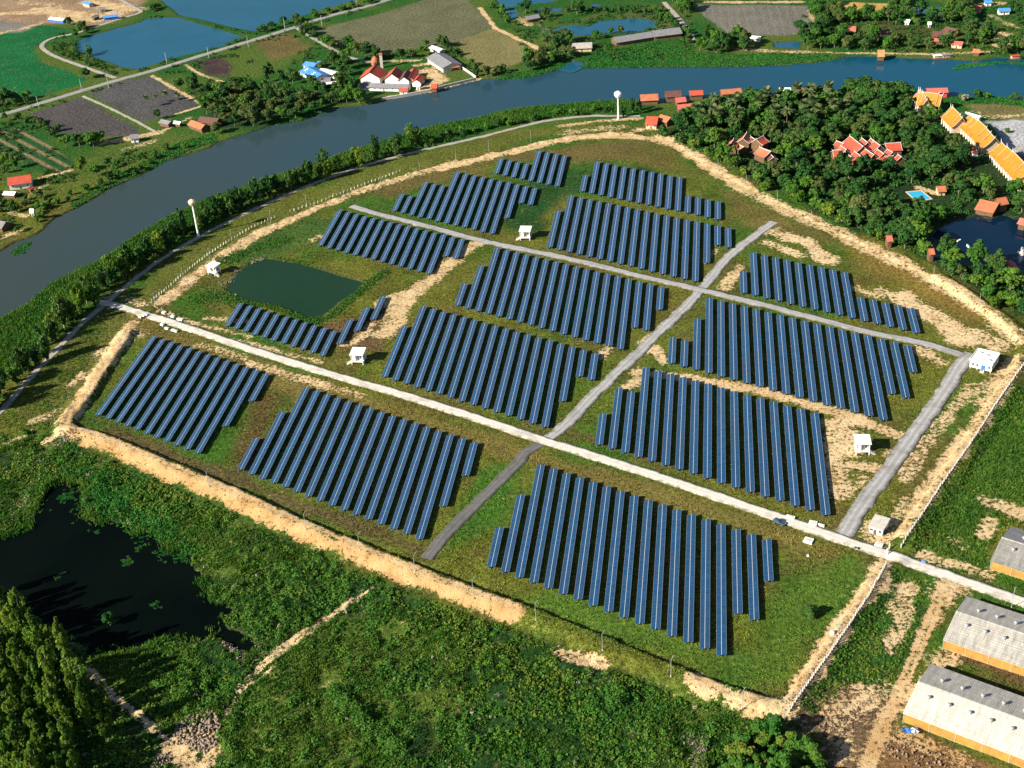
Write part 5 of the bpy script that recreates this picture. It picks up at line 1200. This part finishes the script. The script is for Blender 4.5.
for i, (px, py, k, lf, wd) in enumerate(((66, 147, 1.15, 'leaf_mid', 'round tree leftmost of four beside the dark field'), (80, 147, 1.25, 'leaf_dark', 'tall dark tree second of four beside the dark field'), (94, 147, 1.6, 'leaf_mid', 'tallest of four trees beside the dark field'), (103, 141, 1.1, 'leaf_mid', 'rightmost of four trees beside the dark field'),
        (82, 172, 1.2, 'leaf_slim', 'yellow-green tree at the corner of the strip field'), (97, 176, 1.15, 'leaf_mid', 'olive tree right of the strip field corner'), (108, 168, .9, 'leaf_dark', 'dark small tree behind the bright shrub by the bank'), (118, 174, 1.1, 'leaf_mid', 'bright green tree by the left river bank'), (157, 119, 1.0, 'leaf_dark', 'dark round tree at the ploughed field corner'))):
    one(px, py, 'broadleaf_tree', 'broad', k, lf, wd, 'trees round the dark ploughed field')
for i, (px, py) in enumerate(((147.5, 108), (157, 104), (166.5, 102), (178.5, 102.5), (89, 54))):
    one(px, py, 'palm_tree', 'palm', .85, 'leaf_palm', ('palm standing in the grey field, leftmost', 'short palm in the grey field, second from left', 'palm in the grey field, third from left', 'palm in the grey field, rightmost', 'palm on the edge of the blue fish pond')[i], 'palms round the ploughed fields')
# the grove at the lower left and the trees of the lower right corner
fill('-30,590 5,602 20,622 40,635 62,652 78,672 88,690 95,712 92,740 80,775 90,830 -40,830', 4.5, T('feathery_tree', 'grove', .85, 1.25, ['leaf_slim'], 'tall feathery light green tree in the dense lower left grove', 'feathery trees of the lower left grove'), 110, avoid=False)
fill('98,690 112,700 118,730 108,745 96,720', 4.5, T('feathery_tree', 'grove', .5, .8, ['leaf_slim'], 'feathery tree standing loose at the right edge of the grove', 'loose trees at the grove edge'), 6, avoid=False)
fill('730,752 760,735 790,742 822,760 830,800 720,800', 4.2, T('round_tree', 'near', 1.0, 1.5, ['leaf_mid', 'leaf_scrub'], {'leaf_mid': 'bright green leafy tree at the bottom edge below the fence corner', 'leaf_scrub': 'olive leafy tree at the bottom edge below the fence corner'}, 'leafy trees at the bottom edge'), 26, avoid=False)
# belts along the river
SL = {'leaf_slim': 'slender light green tree between levee road and river', 'leaf_dark': 'slender dark green tree between levee road and river', 'leaf_mid': 'slender bright green tree between levee road and river'}
BG = 'slender trees between the levee road and the river'
fill('-26,420 3,395 28,366 53,337 81,309 101,291', 4.6, T('slender_tree', 'slim', 1.0, 1.7, ['leaf_slim', 'leaf_dark', 'leaf_mid'], SL, BG), 60, line=True, jit=3.4)
fill('108,286 133,269 153,255 178,240 208,223 235,211 265,197 302,184 342,171 381,158 419,147', 4.8, T('slender_tree', 'slim', 1.0, 1.55, ['leaf_slim', 'leaf_dark', 'leaf_dark'], SL, BG), 100, line=True, jit=2.8)
fill('114,280 153,254 192,230 234,210 291,185', 7, T('belt_tree', 'broad', .75, 1.15, ['leaf_dark'], 'dark bushy tree in the belt along the levee road', 'dark trees of the levee belt'), 40, line=True, jit=3.5)
fill('425,143 470,132 512,125 560,116 605,112', 6, T('belt_tree', 'small', .8, 1.2, ['leaf_dark', 'leaf_mid'], {'leaf_dark': 'low dark tree on the far levee by the river', 'leaf_mid': 'low bright tree on the far levee by the river'}, 'low trees of the far levee'), 40, line=True, jit=3)
fill('624,117 640,112 650,106', 4.5, T('belt_tree', 'slim', .8, 1.0, ['leaf_dark'], 'dark tree right of the white mushroom tower', 'trees beside the mushroom tower'), 12, line=True, jit=3)
# the wood at the upper right
WL = {'leaf_dark': 'dark green round-crowned tree in the wood beyond the sandy bank', 'leaf_mid': 'mid green round-crowned tree in the wood beyond the sandy bank', 'leaf_olive': 'olive green round-crowned tree in the wood beyond the sandy bank'}
WOOD = '672,132 690,120 712,108 735,99 780,98 830,97 870,97 905,99 915,112 935,122 955,130 968,145 985,160 1000,172 1018,190 1045,205 1045,222 1004,211 985,210 960,215 940,222 918,240 925,254 935,260 985,266 1010,274 1040,300 1040,322 1015,312 985,292 960,277 930,260 880,238 830,216 790,196 755,178 715,157 690,143'
fill('750,106 830,105 850,118 842,130 800,135 760,125', 8.5, T('palm_tree', 'palm', 1.35, 1.7, ['leaf_palm'], 'grey-green palm among the trees at the top of the wood', 'palms in the wood'), 18, 3)
fill('690,118 735,115 740,130 700,135', 8.5, T('palm_tree', 'palm', 1.3, 1.6, ['leaf_palm'], 'grey-green palm at the left corner of the wood', 'palms at the wood corner'), 8, 3)
fill('850,98 905,99 912,112 870,110', 9, T('broadleaf_tree', 'broad', 1.5, 1.9, ['leaf_dark'], 'very large dark tree crown at the river side of the wood', 'very large dark trees of the wood'), 14, 3)
fill(WOOD, 7.3, T('broadleaf_tree', 'broad', .85, 1.75, ['leaf_dark', 'leaf_dark', 'leaf_dark', 'leaf_dark', 'leaf_dark', 'leaf_mid', 'leaf_mid', 'leaf_olive'], WL, 'round-crowned trees of the wood'), 262, 3.5)
fill('672,138 715,158 755,179 790,197 830,217 880,239 930,261 985,294 1018,314', 6.5, T('wood_edge_tree', 'small', 1.0, 1.6, ['leaf_dark', 'leaf_mid', 'leaf_slim'], 'small bushy tree on the front edge of the wood along the sandy bank', 'edge trees of the wood'), 60, line=True, jit=3, pad=2)
fill('963,98 985,97 1005,99 1030,105', 6, T('bank_tree', 'small', .8, 1.1, ['leaf_mid', 'leaf_dark'], 'low rounded tree on the river bank right of the temple', 'bank trees right of the temple'), 24, line=True, jit=3, pad=1)
one(963.5, 101, 'bare_tree', 'small', 1.1, 'leaf_dry', 'pale leafless-looking tree by the river right of the temple')
one(1007, 133, 'car_park_tree', 'small', .8, 'leaf_slim', 'small olive tree on the pale car park')
# far country
def far(s, gap, n, label, group, leafs=('leaf_dark', 'leaf_dark', 'leaf_mid', 'leaf_olive'), kind='broad', k=(1.0, 1.55), line=False, name='country_tree', jit=3, pad=3.0): fill(s, gap, T(name, kind, k[0], k[1], list(leafs), label, group), n, pad, line, jit)
far('205,112 222,90 250,96 275,92 300,96 330,94 352,86 372,90 383,98 361,104 331,106 300,118 281,120 256,128 235,128 214,134', 9, 62, 'dark leafy tree in the grove on the far bank left of the white halls', 'grove trees left of the white halls')
far('170,90 188,88 205,92 228,92 250,84 256,92 222,100', 10, 14, 'leafy tree along the grey field edge by the far grove', 'trees at the grey field edge', pad=2)
far('262,82 300,80 330,66 345,62 350,70 340,88', 10, 14, 'garden tree round the blue-roofed house', 'garden trees of the blue house', pad=2.5)
far('299,30 310,40 322,45 330,52 345,50 360,55 372,58', 8, 14, 'roadside tree along the pale farm track', 'trees along the farm track', line=True)
far('310,18 340,10 372,3 395,-3', 8, 16, 'dark tree along the country road by the reservoir', 'trees along the country road', line=True, kind='small', k=(.9, 1.3))
far('256,33 285,26 305,21', 7, 8, 'small tree between the reservoir and the country road', 'reservoir trees', line=True, kind='small')
far('374,60 400,58 425,55 430,48 440,44 450,50', 8, 16, 'hedge tree behind the riverside compound', 'hedge trees behind the compound', line=True, k=(.7, 1.1))
far('447,52 462,62 470,72 485,76 500,74 515,70', 8, 16, 'dark tree along the tan field beyond the river', 'trees of the tan field edge', line=True, k=(.7, 1.1))
far('525,62 550,58 562,62 545,68 525,72', 8, 8, 'dark tree on the reedy point beyond the river', 'trees on the reedy point')
far('552,44 565,40 575,48 570,58 556,54 545,46', 8, 9, 'dark tree left of the pale grey house', 'trees by the pale grey house', kind='broad')
far('540,35 556,40 552,50', 8, 5, 'palm by the inlet beyond the river', 'palms by the inlet', ('leaf_palm',), 'palm', (.9, 1.2), name='palm_tree')
far('492,8 505,20 518,32', 6, 10, 'bright green banana clump along the field path', 'banana clumps on the field path', ('leaf_mid',), 'small', (.8, 1.2), True, 'banana_clump')
far('595,38 610,36 606,30 625,32 655,26 660,30', 8, 9, 'dark tree along the far pond edge', 'trees of the far pond edge', line=True, kind='small', k=(.9, 1.4))
far('560,12 600,10 640,12 665,8 668,24 655,16 620,14', 9, 20, 'garden tree between the far ponds', 'garden trees between the far ponds', kind='small', k=(.9, 1.3))
far('672,1 690,2 692,14 682,14', 8, 9, 'dark tree at the top of the village track', 'trees at the village track')
far('668,20 690,34 688,44 675,32', 8, 8, 'tree right of the long river sheds', 'trees beside the long sheds', kind='small')
far('705,40 745,42 748,50 715,54', 8, 14, 'dark tree on the far bank below the ploughed field', 'trees below the ploughed field')
far('800,34 825,30 835,48 815,52 800,48', 8, 14, 'leafy bank tree right of the ploughed field', 'trees right of the ploughed field', ('leaf_mid', 'leaf_dark'))
far('812,4 836,4 838,22 820,28 814,16', 8.5, 16, 'dark orchard tree left of the golden field', 'orchard trees left of the golden field')
far('838,18 900,14 960,16 965,24 905,26 870,22 838,26', 9.5, 32, 'orchard tree in the band beyond the river houses', 'orchard trees beyond the river houses', pad=2.2)
far('838,34 870,38 920,44 970,42 985,46 900,51 838,50', 9, 34, 'garden tree along the far bank among the river houses', 'bank garden trees among the river houses', pad=2.2)
far('890,-1 905,0 905,18 893,12', 8, 8, 'dark tree right of the golden field', 'trees right of the golden field')
far('945,6 968,2 970,20 950,24', 8.5, 12, 'garden tree left of the top right houses', 'garden trees of the top right', pad=2)
far('965,25 985,28 990,44 970,40', 8, 10, 'garden tree left of the sandy yard', 'trees left of the sandy yard', pad=2)
far('1008,3 1030,0 1030,30 1015,22', 9, 12, 'tree at the right frame edge beyond the river', 'trees at the right frame edge')
far('1000,48 1030,46 1030,54 1002,55', 8, 8, 'dark bank tree opposite the temple', 'bank trees opposite the temple')
far('-10,108 30,104 38,98 10,100', 8, 8, 'dark hedge tree below the rice field', 'hedge trees below the rice field', kind='small')
far('10,118 25,122 45,130 58,142', 6, 12, 'dark hedge tree between the strip field and dark field', 'hedge trees of the strip field', line=True, k=(.5, .8))
far('-5,160 8,166 16,176', 7, 5, 'bright tree behind the large red house', 'trees behind the red house', ('leaf_mid',), k=(.7, 1), line=True, pad=1)
far('-10,198 0,206 18,202 40,196 52,206 40,222 20,212 0,214', 7.5, 20, 'bushy tree on the left bank below the red house', 'bank trees below the red house', kind='small', k=(.8, 1.4), pad=1.5)
far('0,236 18,232 45,215 62,203 90,190 120,178 150,166 170,152 190,146', 8, 24, 'small tree along the far left river bank', 'trees along the far left bank', line=True, kind='small', k=(.6, 1.1), pad=1)
far('70,26 85,34 78,42 88,52 100,58', 8, 8, 'dark shrub tree round the blue fish pond', 'shrubs round the fish pond', line=True, kind='small')
far('150,12 170,6 180,9', 7, 6, 'tree between the two blue ponds', 'trees between the two ponds', line=True, kind='small')

# ------------------------------------------------------------------ ground cover nobody could count
def sample(s, dens, holes=()):
    P = xy(s); lo, hi = P.min(0), P.max(0); n = int((hi-lo)[0]*(hi-lo)[1]*dens)
    x, y = rng.uniform(lo[0], hi[0], n), rng.uniform(lo[1], hi[1], n)
    k = inside(x, y, P) & (grid(WG, x, y) > -.3)
    x, y = x[k], y[k]
    return x, y
ROADP = [(np.asarray(P), w) for P, w in ROADS.values()]
def offroad(x, y, pad=.3):
    k = np.ones(len(x), bool)
    for P, w in ROADP:
        m = near(x, y, P, w)
        if m.any():
            d = np.full(len(x), 99.); d[m] = seg_dist(x[m], y[m], P); k &= d > w/2+pad
    return k
def clumps(x, y, r, nq, size, flat=.8, zoff=0.0, water=False):
    n = len(x); zz = grid(ZG, x, y); zz = np.where(water, np.maximum(zz, -.72), zz)
    c = np.repeat(np.stack([x, y, zz+zoff], 1), nq, 0); rr = np.repeat(r, nq); d = unit(rng.normal(size=(n*nq, 3))); d[:, 2] = np.abs(d[:, 2])
    P = c + d*(rr*rng.uniform(.5, 1.05, n*nq))[:, None]*np.array((1, 1, flat))
    N = unit(d*.7 + rng.normal(size=(n*nq, 3))*.45 + np.array((0, 0, .3)))
    tn = np.clip(np.repeat(np.clip(fbm(x, y, 26, 40)*2.0 + fbm(x, y, 6, 41)*1.4 - 1.25 + rng.normal(size=n)*.20, 0, 1), nq) + rng.normal(size=n*nq)*.1, 0, 1)
    return leaves(P, N, rng.uniform(.6, 1.3, n*nq)*np.repeat(size, nq) if hasattr(size, '__len__') else rng.uniform(.6, 1.3, n*nq)*size, 1.0, tn)
def stuff(name, parts, mat):
    V, F, A, o = [], [], [], 0
    for v, f, a in parts: V.append(v); F.append(f+o); A.append(a); o += len(v)
    return tag(link(name, np_mesh(name, np.concatenate(V), np.concatenate(F), {'tint': np.concatenate(A)}), M[mat]), kind='stuff')
def keep(x, y, sandmax=.35, pad=.3):
    k = offroad(x, y, pad) & (grid(SG, x, y) < sandmax + (rng.random(len(x))-.5)*.25)
    return x[k], y[k]
SCR = '-60,432 55,436 130,470 235,516 300,549 360,573 420,597 500,628 560,648 610,671 690,702 775,726 792,722 830,745 850,800 -80,800'
x, y = sample(SCR, .62); x, y = keep(x, y); k = fbm(x, y, 9, 111) > .36; x, y = x[k], y[k]; h = .55*fbm(x, y, 5, 51) + .45*fbm(x, y, 22, 55)
g_ = fbm(x, y, 34, 57); k = ((h > .40) | (rng.random(len(x)) < .22)) & (g_ + (rng.random(len(x))-.5)*.25 < .60); x, y, h = x[k], y[k], h[k]
p1 = clumps(x, y, .3+3.2*np.clip(h-.38, 0, .4)*rng.uniform(.5, 1.6, len(x)), 12, .58, 1.1)
x, y = sample('797,712 893,570 925,584 915,630 893,680 872,700 845,706 812,716', .9); x, y = keep(x, y); p2 = clumps(x, y, rng.uniform(.3, .9, len(x)), 7, .5)
x, y = sample('903,548 1015,390 1060,360 1060,520 1000,528 985,560 965,575', .55); x, y = keep(x, y); h = fbm(x, y, 11, 52); k = h > .38; p3 = clumps(x[k], y[k], .3+1.6*np.clip(h[k]-.36, 0, .5), 8, .55)
x, y = sample('100,320 108,326 70,395 48,425 -40,432 0,416 50,362', .35); x, y = keep(x, y); k = fbm(x, y, 12, 53) > .5; p4 = clumps(x[k], y[k], rng.uniform(.2, .6, k.sum()), 5, .45)
x, y = sample('50,440 70,400 130,320 260,225 440,150 640,120 760,180 1030,320 1030,380 900,550 800,730 560,650 300,560', .10); x, y = keep(x, y, 9, .2); k = (grid(SG, x, y) > .25) & (fbm(x, y, 6, 81) > .45); p5 = clumps(x[k], y[k], rng.uniform(.12, .55, k.sum()), 5, .38)
stuff('scrub', [p1, p2, p3, p4, p5], 'leaf_scrub')
x, y = sample(WOOD, .10); k = [not blocked(a, b_, 0, 1.5) for a, b_ in zip(x, y)]; x, y = x[k], y[k]
u1 = clumps(x, y, rng.uniform(1.2, 2.8, len(x)), 34, .9, 1.1)
x, y = sample('-30,590 5,602 40,635 78,672 95,712 90,830 -40,830', .12); u2 = clumps(x, y, rng.uniform(.8, 2.2, len(x)), 30, .7, 1.2)
x, y = sample('101,292 133,271 178,243 235,213 302,186 381,160 476,135 476,131 381,155 300,180 232,207 175,236 123,268 95,292 38,352 -14,418 2,410 54,352', .11); x, y = keep(x, y, .5, .8); u3 = clumps(x, y, rng.uniform(.8, 2.2, len(x)), 26, .8, 1.1)
stuff('undergrowth', [u1, u2, u3], 'leaf_dark')
parts = []
for s_, dn, th in (('-20,118 30,118 60,140 78,165 100,150 190,128 160,160 60,200 0,235 -20,240', .016, .5), ('156,75 255,45 300,58 335,95 256,128 205,108', .014, .52), ('255,40 300,30 330,52 370,62 362,75 300,62 262,75', .008, .5), ('500,12 690,3 690,60 560,62 520,45', .016, .45), ('800,14 1030,3 1030,55 800,52', .018, .42), ('0,96 40,100 150,70 255,38 255,42 150,75 60,104 0,122', .012, .45), ('60,30 76,41 95,58 118,70 116,76 70,62 52,50', .03, .3), ('150,15 260,34 390,-6 390,2 260,42 150,74 120,70', .012, .4), ('345,60 380,56 450,46 480,74 510,70 510,77 455,66 430,50 380,62', .03, .3)):
    x, y = sample(s_, dn*3.4); x, y = keep(x, y, .3, 1.5); k = (fbm(x, y, 25, 70) > th) & (grid(WG, x, y) > .8); x, y = x[k], y[k]
    k = [not blocked(a, b_, 0, 1.0) for a, b_ in zip(x, y)]; x, y = x[k], y[k]
    parts.append(clumps(x, y, .8+2.6*rng.random(len(x))**2, 28, .85, 1.15))
stuff('country_shrubs', parts, 'leaf_dark')
NEARB_ = '-60,362 0,317 27,303 55,280 100,259 132,237 180,210 207,197 256,181 301,167 343,152 400,134 476,117 512,108 572,102 637,99.5 640,110 560,116 512,124 420,144 330,170 262,193 215,217 160,250 105,285 60,320 20,368 -40,420'
# lusher big bushes dotted in the scrub
x, y = sample(SCR, .030); x, y = keep(x, y, .2); k = fbm(x, y, 26, 91) > .42; x, y = x[k], y[k]; b1 = clumps(x, y, rng.uniform(.9, 3.0, len(x))**1.0, 70, .55, 1.05)
q_ = smooth(xy('334,690 352,712 375,732 398,748'), 6); q_ = q_[rng.integers(0, len(q_), 70)] + rng.normal(size=(70, 2))*1.6; b4 = clumps(q_[:, 0], q_[:, 1], rng.uniform(1.8, 3.4, 70), 110, .5, 1.5)
x, y = sample('905,546 1015,392 1060,365 1060,520 1000,525 985,555 965,570', .012); x, y = keep(x, y, .2); b2 = clumps(x, y, rng.uniform(.9, 2.0, len(x)), 60, .5, .85)
x, y = sample('205,590 260,560 330,560 360,590 300,620 250,650 228,640', .05); x, y = keep(x, y); b3 = clumps(x, y, rng.uniform(1., 2.2, len(x)), 60, .5)
stuff('bushes', [b1, b2, b3, b4], 'leaf_mid')
def blades(x, y, h, nq, w):
    n = len(x); zz = grid(ZG, x, y); hh = np.repeat(h, nq)*rng.uniform(.6, 1.2, n*nq); sp = np.repeat(h, nq)*.5
    c = np.repeat(np.stack([x, y, zz], 1), nq, 0) + np.stack([rng.normal(size=n*nq)*sp, rng.normal(size=n*nq)*sp, hh*.5], 1)
    a = rng.random(n*nq)*6.283; N = np.stack([np.cos(a), np.sin(a), rng.normal(size=n*nq)*.25], 1); up = np.tile((0., 0., 1.), (n*nq, 1))
    tn = np.clip(np.repeat(np.clip(fbm(x, y, 24, 44)*2.2 + fbm(x, y, 6, 45)*1.2 - 1.35 + rng.normal(size=n)*.2, 0, 1), nq) + rng.normal(size=n*nq)*.12, 0, 1)
    v, f, t_ = leaves(c, unit(N), np.full(n*nq, w), 1.0, tn, up*3)
    v = v.reshape(-1, 4, 3); v = c[:, None] + (v-c[:, None])*np.array((1, 1, 0)) + 0; 
    v[:, 0, 2] = v[:, 1, 2] = 0; v[:, 0, 2] = (c[:, 2]-hh*.5); v[:, 1, 2] = v[:, 0, 2]; v[:, 2, 2] = v[:, 3, 2] = c[:, 2]+hh*.5
    ld = rng.normal(size=(n*nq, 2))*hh[:, None]*.25; v[:, 2:, :2] += ld[:, None, :]
    d_ = np.stack([-np.sin(a), np.cos(a)], 1)*w*.5
    v[:, 0, :2] = c[:, :2]-d_; v[:, 1, :2] = c[:, :2]+d_; v[:, 2, :2] = c[:, :2]+d_*.5+ld; v[:, 3, :2] = c[:, :2]-d_*.5+ld
    return v.reshape(-1, 3), f, t_
x, y = sample(SCR, .75); x, y = keep(x, y, .3); k = fbm(x, y, 34, 57) + (rng.random(len(x))-.5)*.2 > .46; k &= fbm(x, y, 9, 111) > .38; x, y = x[k], y[k]; r1 = blades(x, y, .5+1.6*np.clip(fbm(x, y, 8, 93)-.3, 0, .6), 7, .34)
x, y = sample('903,548 1015,390 1060,360 1060,520 1000,528 985,560 965,575', .5); x, y = keep(x, y, .3); r2 = blades(x, y, .4+.9*fbm(x, y, 8, 94), 5, .34)
x, y = sample(NEARB_, .55); x, y = keep(x, y, .4, .8); r3 = blades(x, y, .6+1.6*fbm(x, y, 9, 95), 5, .5)
x, y = sample('100,320 108,326 70,395 48,425 -40,432 0,416 50,362', .5); x, y = keep(x, y, .3); r4 = blades(x, y, .3+.5*fbm(x, y, 9, 96), 4, .34)
parts = [r1, r2, r3, r4]
a_ = rng.integers(0, len(SWAMP), 2200); x = SWAMP[a_, 0]+rng.normal(size=2200)*2.0; y = SWAMP[a_, 1]+rng.normal(size=2200)*2.0; k = (fbm(x, y, 9, 97) > .45) & (x > -330); x, y = x[k], y[k]
zz = np.maximum(grid(ZG, x, y), -1.2); v_ = blades(x, y, rng.uniform(.5, 1.8, len(x)), 7, .36); v_[0][:, 2] += np.repeat(zz-grid(ZG, x, y), 28); parts.append(v_)
stuff('tall_grass', parts, 'leaf_reed')
# weed mats and reeds on the banks
NEARB = NEARB_
FARB = ['72,210 104,190 150,169 182,154 217,141 214,133 180,142 150,158 100,184 70,202', '276,124 301,120.5 331,108 322,104 295,112 272,120', '498,82 537,75 562,68 640,67 700,66.5 768,65.5 833,60 830,53 790,53.5 740,54 700,52 676,46 655,42 625,48 590,53 586,66 560,60 530,70 498,76', '940,104 965,98 1000,97 1040,103 1040,108 990,104']
parts = []
for s_, dn, ra in [(NEARB, 1.0, (.3, .8))] + [(q, .8, (.4, 1.0)) for q in FARB]:
    P = xy(s_); x, y = rng.uniform(P[:, 0].min(), P[:, 0].max(), int(np.prod(P.max(0)-P.min(0))*dn)), 0
    y = rng.uniform(P[:, 1].min(), P[:, 1].max(), len(x)); k = inside(x, y, P) & (grid(WG, x, y) > -4.0); x, y = x[k], y[k]
    x, y = keep(x, y, .5, 1.0); parts.append(clumps(x, y, rng.uniform(*ra, len(x)), 4, .8, .6, 0, True))
stuff('water_weed', parts, 'leaf_mat')
parts = []
for s_ in ('15,246 30,240 32,243 20,250', '950,70 960,63.5 1000,60.5 1040,61.5 1040,64.5 1000,63 968,67', '10,250 24,248 31,245 25,252 14,255', '590,64 600,62 605,66 592,67'):
    P = xy(s_); n = int(np.prod(P.max(0)-P.min(0))*1.2); x = rng.uniform(P[:, 0].min(), P[:, 0].max(), n); y = rng.uniform(P[:, 1].min(), P[:, 1].max(), n); k = inside(x, y, P); x, y = x[k], y[k]
    v = clumps(x, y, rng.uniform(.3, .7, len(x)), 5, .7, .5, 0, True); v[0][:, 2] = np.maximum(v[0][:, 2], -.73); parts.append(v)
for px, py, rr_, n_ in ((64, 496, 4, 40), (101, 500, 8, 200), (115, 510, 6, 120), (96, 484, 6, 100), (152, 524, 7, 160), (140, 514, 5, 90), (165, 534, 5, 90), (118, 498, 6, 120), (80, 470, 6, 80), (185, 552, 5, 70), (125, 560, 2, 10), (98, 531, 1, 5), (140, 547, 1.5, 8), (168, 550, 3, 26), (182, 546, 3, 24), (129, 563, 1.5, 10), (130, 527, 3, 20), (60, 575, 2, 8), (155, 605, 2, 8)):
    p = at(px, py, -1); parts.append(clumps(p.x+rng.normal(size=n_)*rr_*.6, p.y+rng.normal(size=n_)*rr_*.8, rng.uniform(.5, 1.3, n_), 9, .5, .8, .5))
    parts[-1][0][:, 2] = np.maximum(parts[-1][0][:, 2], -1.18)
stuff('floating_weed', parts, 'leaf_mat')
parts = []
for s_, w_ in (('0,520 15,507 28,490 38,470 48,455 55,442 66,437 78,440', 2.0), ('228,640 240,650 256,655 262,648', 1.2), ('690,735 700,745 695,770', 1.6), ('70,640 80,650', 1.0)):
    P = smooth(xy(s_), 4); k = rng.integers(0, len(P), 260); x = P[k, 0]+rng.normal(size=260)*w_; y = P[k, 1]+rng.normal(size=260)*w_; parts.append(clumps(x, y, rng.uniform(.4, .9, 260), 7, .5))
for px, py in ((237, 271), (233, 277), (240, 273), (253, 263), (257, 261), (260, 259), (232, 281), (222, 284), (235, 293)):
    p = at(px, py); n = 14; x = p.x+rng.normal(size=n)*1.2; y = p.y+rng.normal(size=n)*1.2; parts.append(clumps(x, y, rng.uniform(.5, 1.0, n), 7, .5))
x, y = sample(SCR, .006); x, y = keep(x, y); k = fbm(x, y, 22, 99) > .55; parts.append(clumps(x[k], y[k], rng.uniform(.5, 1.3, k.sum()), 16, .5, .9, .4))
stuff('dry_reeds', parts, 'leaf_dry')
# bank growth round the pond
parts = []
for s_, w_, n in (('262,262 290,262 320,272 350,283', 2.5, 500), ('225,262 240,255 262,246 285,240', 3.0, 700), ('246,303 275,308 300,318 318,322', 2.2, 500), ('328,318 350,300 368,285 385,272', 1.8, 600), ('200,300 220,296 240,302', 4, 500)):
    P = smooth(xy(s_), 5); k = rng.integers(0, len(P), n); x = P[k, 0]+rng.normal(size=n)*w_; y = P[k, 1]+rng.normal(size=n)*w_; m = grid(WG, x, y) > .3; x, y = x[m], y[m]; parts.append(clumps(x, y, rng.uniform(.4, 1.1, len(x)), 8, .5))
stuff('pond_bank_shrubs', parts, 'leaf_mid')
# grass tufts over the site and its banks
m, t, b = nt('grass_tuft'); a = nd(t, 'Attribute', attribute_name='cover'); t.links.new(a.outputs['Color'], b.inputs['Base Color']); b.inputs['Roughness'].default_value = .9; b.inputs['Specular IOR Level'].default_value = .1; M['tuft'] = m
n = 260000; x = rng.uniform(-330, 215, n); y = rng.uniform(325, 930, n)
k = (np.abs(x) < 60+y*.36) & (rng.random(n) < np.clip(430/y, .25, 1)**1.5); x, y = x[k], y[k]
x, y = keep(x, y, .30); k = (grid(WG, x, y) > 1) & (fbm(x, y, 10, 60) > .42); x, y = x[k], y[k]
v, f, tn = clumps(x, y, rng.uniform(.14, .5, len(x)), 4, .42)
ci = np.clip(np.searchsorted(xs, x), 0, NX-1), np.clip(np.searchsorted(ys, y), 0, NY-1)
cv = CO.reshape(NY, NX, 3)[ci[1], ci[0]]*rng.uniform(.7, 1.8, (len(x), 1)); cv = np.repeat(cv, 16, 0)
tag(link('grass', np_mesh('grass', v, f, {'cover': cv}), M['tuft']), kind='stuff')
# rubble heap beside the grove path, and loose stones
def stones(name, s, n, r0, r1, mat, heap=0.0):
    P = xy(s); lo, hi = P.min(0), P.max(0); V, F = [], []; c = P.mean(0); R_ = np.linalg.norm(P-c, axis=1).mean(); k = 0
    cube = np.array([(sx, sy, sz) for sz in (-1, 1) for sy in (-1, 1) for sx in (-1, 1)], float); cf = np.array([(0, 2, 3, 1), (4, 5, 7, 6), (0, 1, 5, 4), (2, 6, 7, 3), (0, 4, 6, 2), (1, 3, 7, 5)])
    while k < n:
        x, y = rnd.uniform(lo[0], hi[0]), rnd.uniform(lo[1], hi[1])
        if not inside(np.array([x]), np.array([y]), P)[0]: continue
        q = unit(rng.normal(size=(3, 3))); q, _ = np.linalg.qr(q); r = rnd.uniform(r0, r1)
        hh = heap*max(0, 1-math.hypot(x-c[0], y-c[1])/R_)*rnd.random()
        V.append((cube*rng.uniform(.6, 1.1, (8, 3))*r*np.array((1, .8, .55))) @ q + np.array((x, y, gz(x, y)+hh+r*.2))); F.append(cf+8*k); k += 1
    return tag(link(name, np_mesh(name, np.concatenate(V), np.concatenate(F)), M[mat]), kind='stuff')
M['rubble'] = weathered('rubble_stone', (.25, .19, .145), .9, .45, .8)
stones('rubble_heap', '165,738 178,722 192,712 205,708 218,715 222,728 215,745 205,752 190,745', 420, .2, .75, 'rubble', 2.0)
stones('rubble_strip', '150,765 160,752 170,748 172,756 160,775', 90, .2, .5, 'rubble', .6)
stones('bank_rubble', '792,712 812,683 845,636 868,600 862,598 838,633 806,681 784,708', 160, .12, .4, 'rubble')
stones('mud_rubble', '812,732 835,710 862,700 872,705 850,735 825,748', 110, .12, .4, 'rubble', .5)
stones('yard_rubble', '880,742 900,735 960,762 1000,775 900,768', 90, .12, .5, 'rubble', .7)
stones('bank_boulders', '152,306 200,262 254,229 257,233 206,268 160,308', 160, .15, .4, 'rubble')
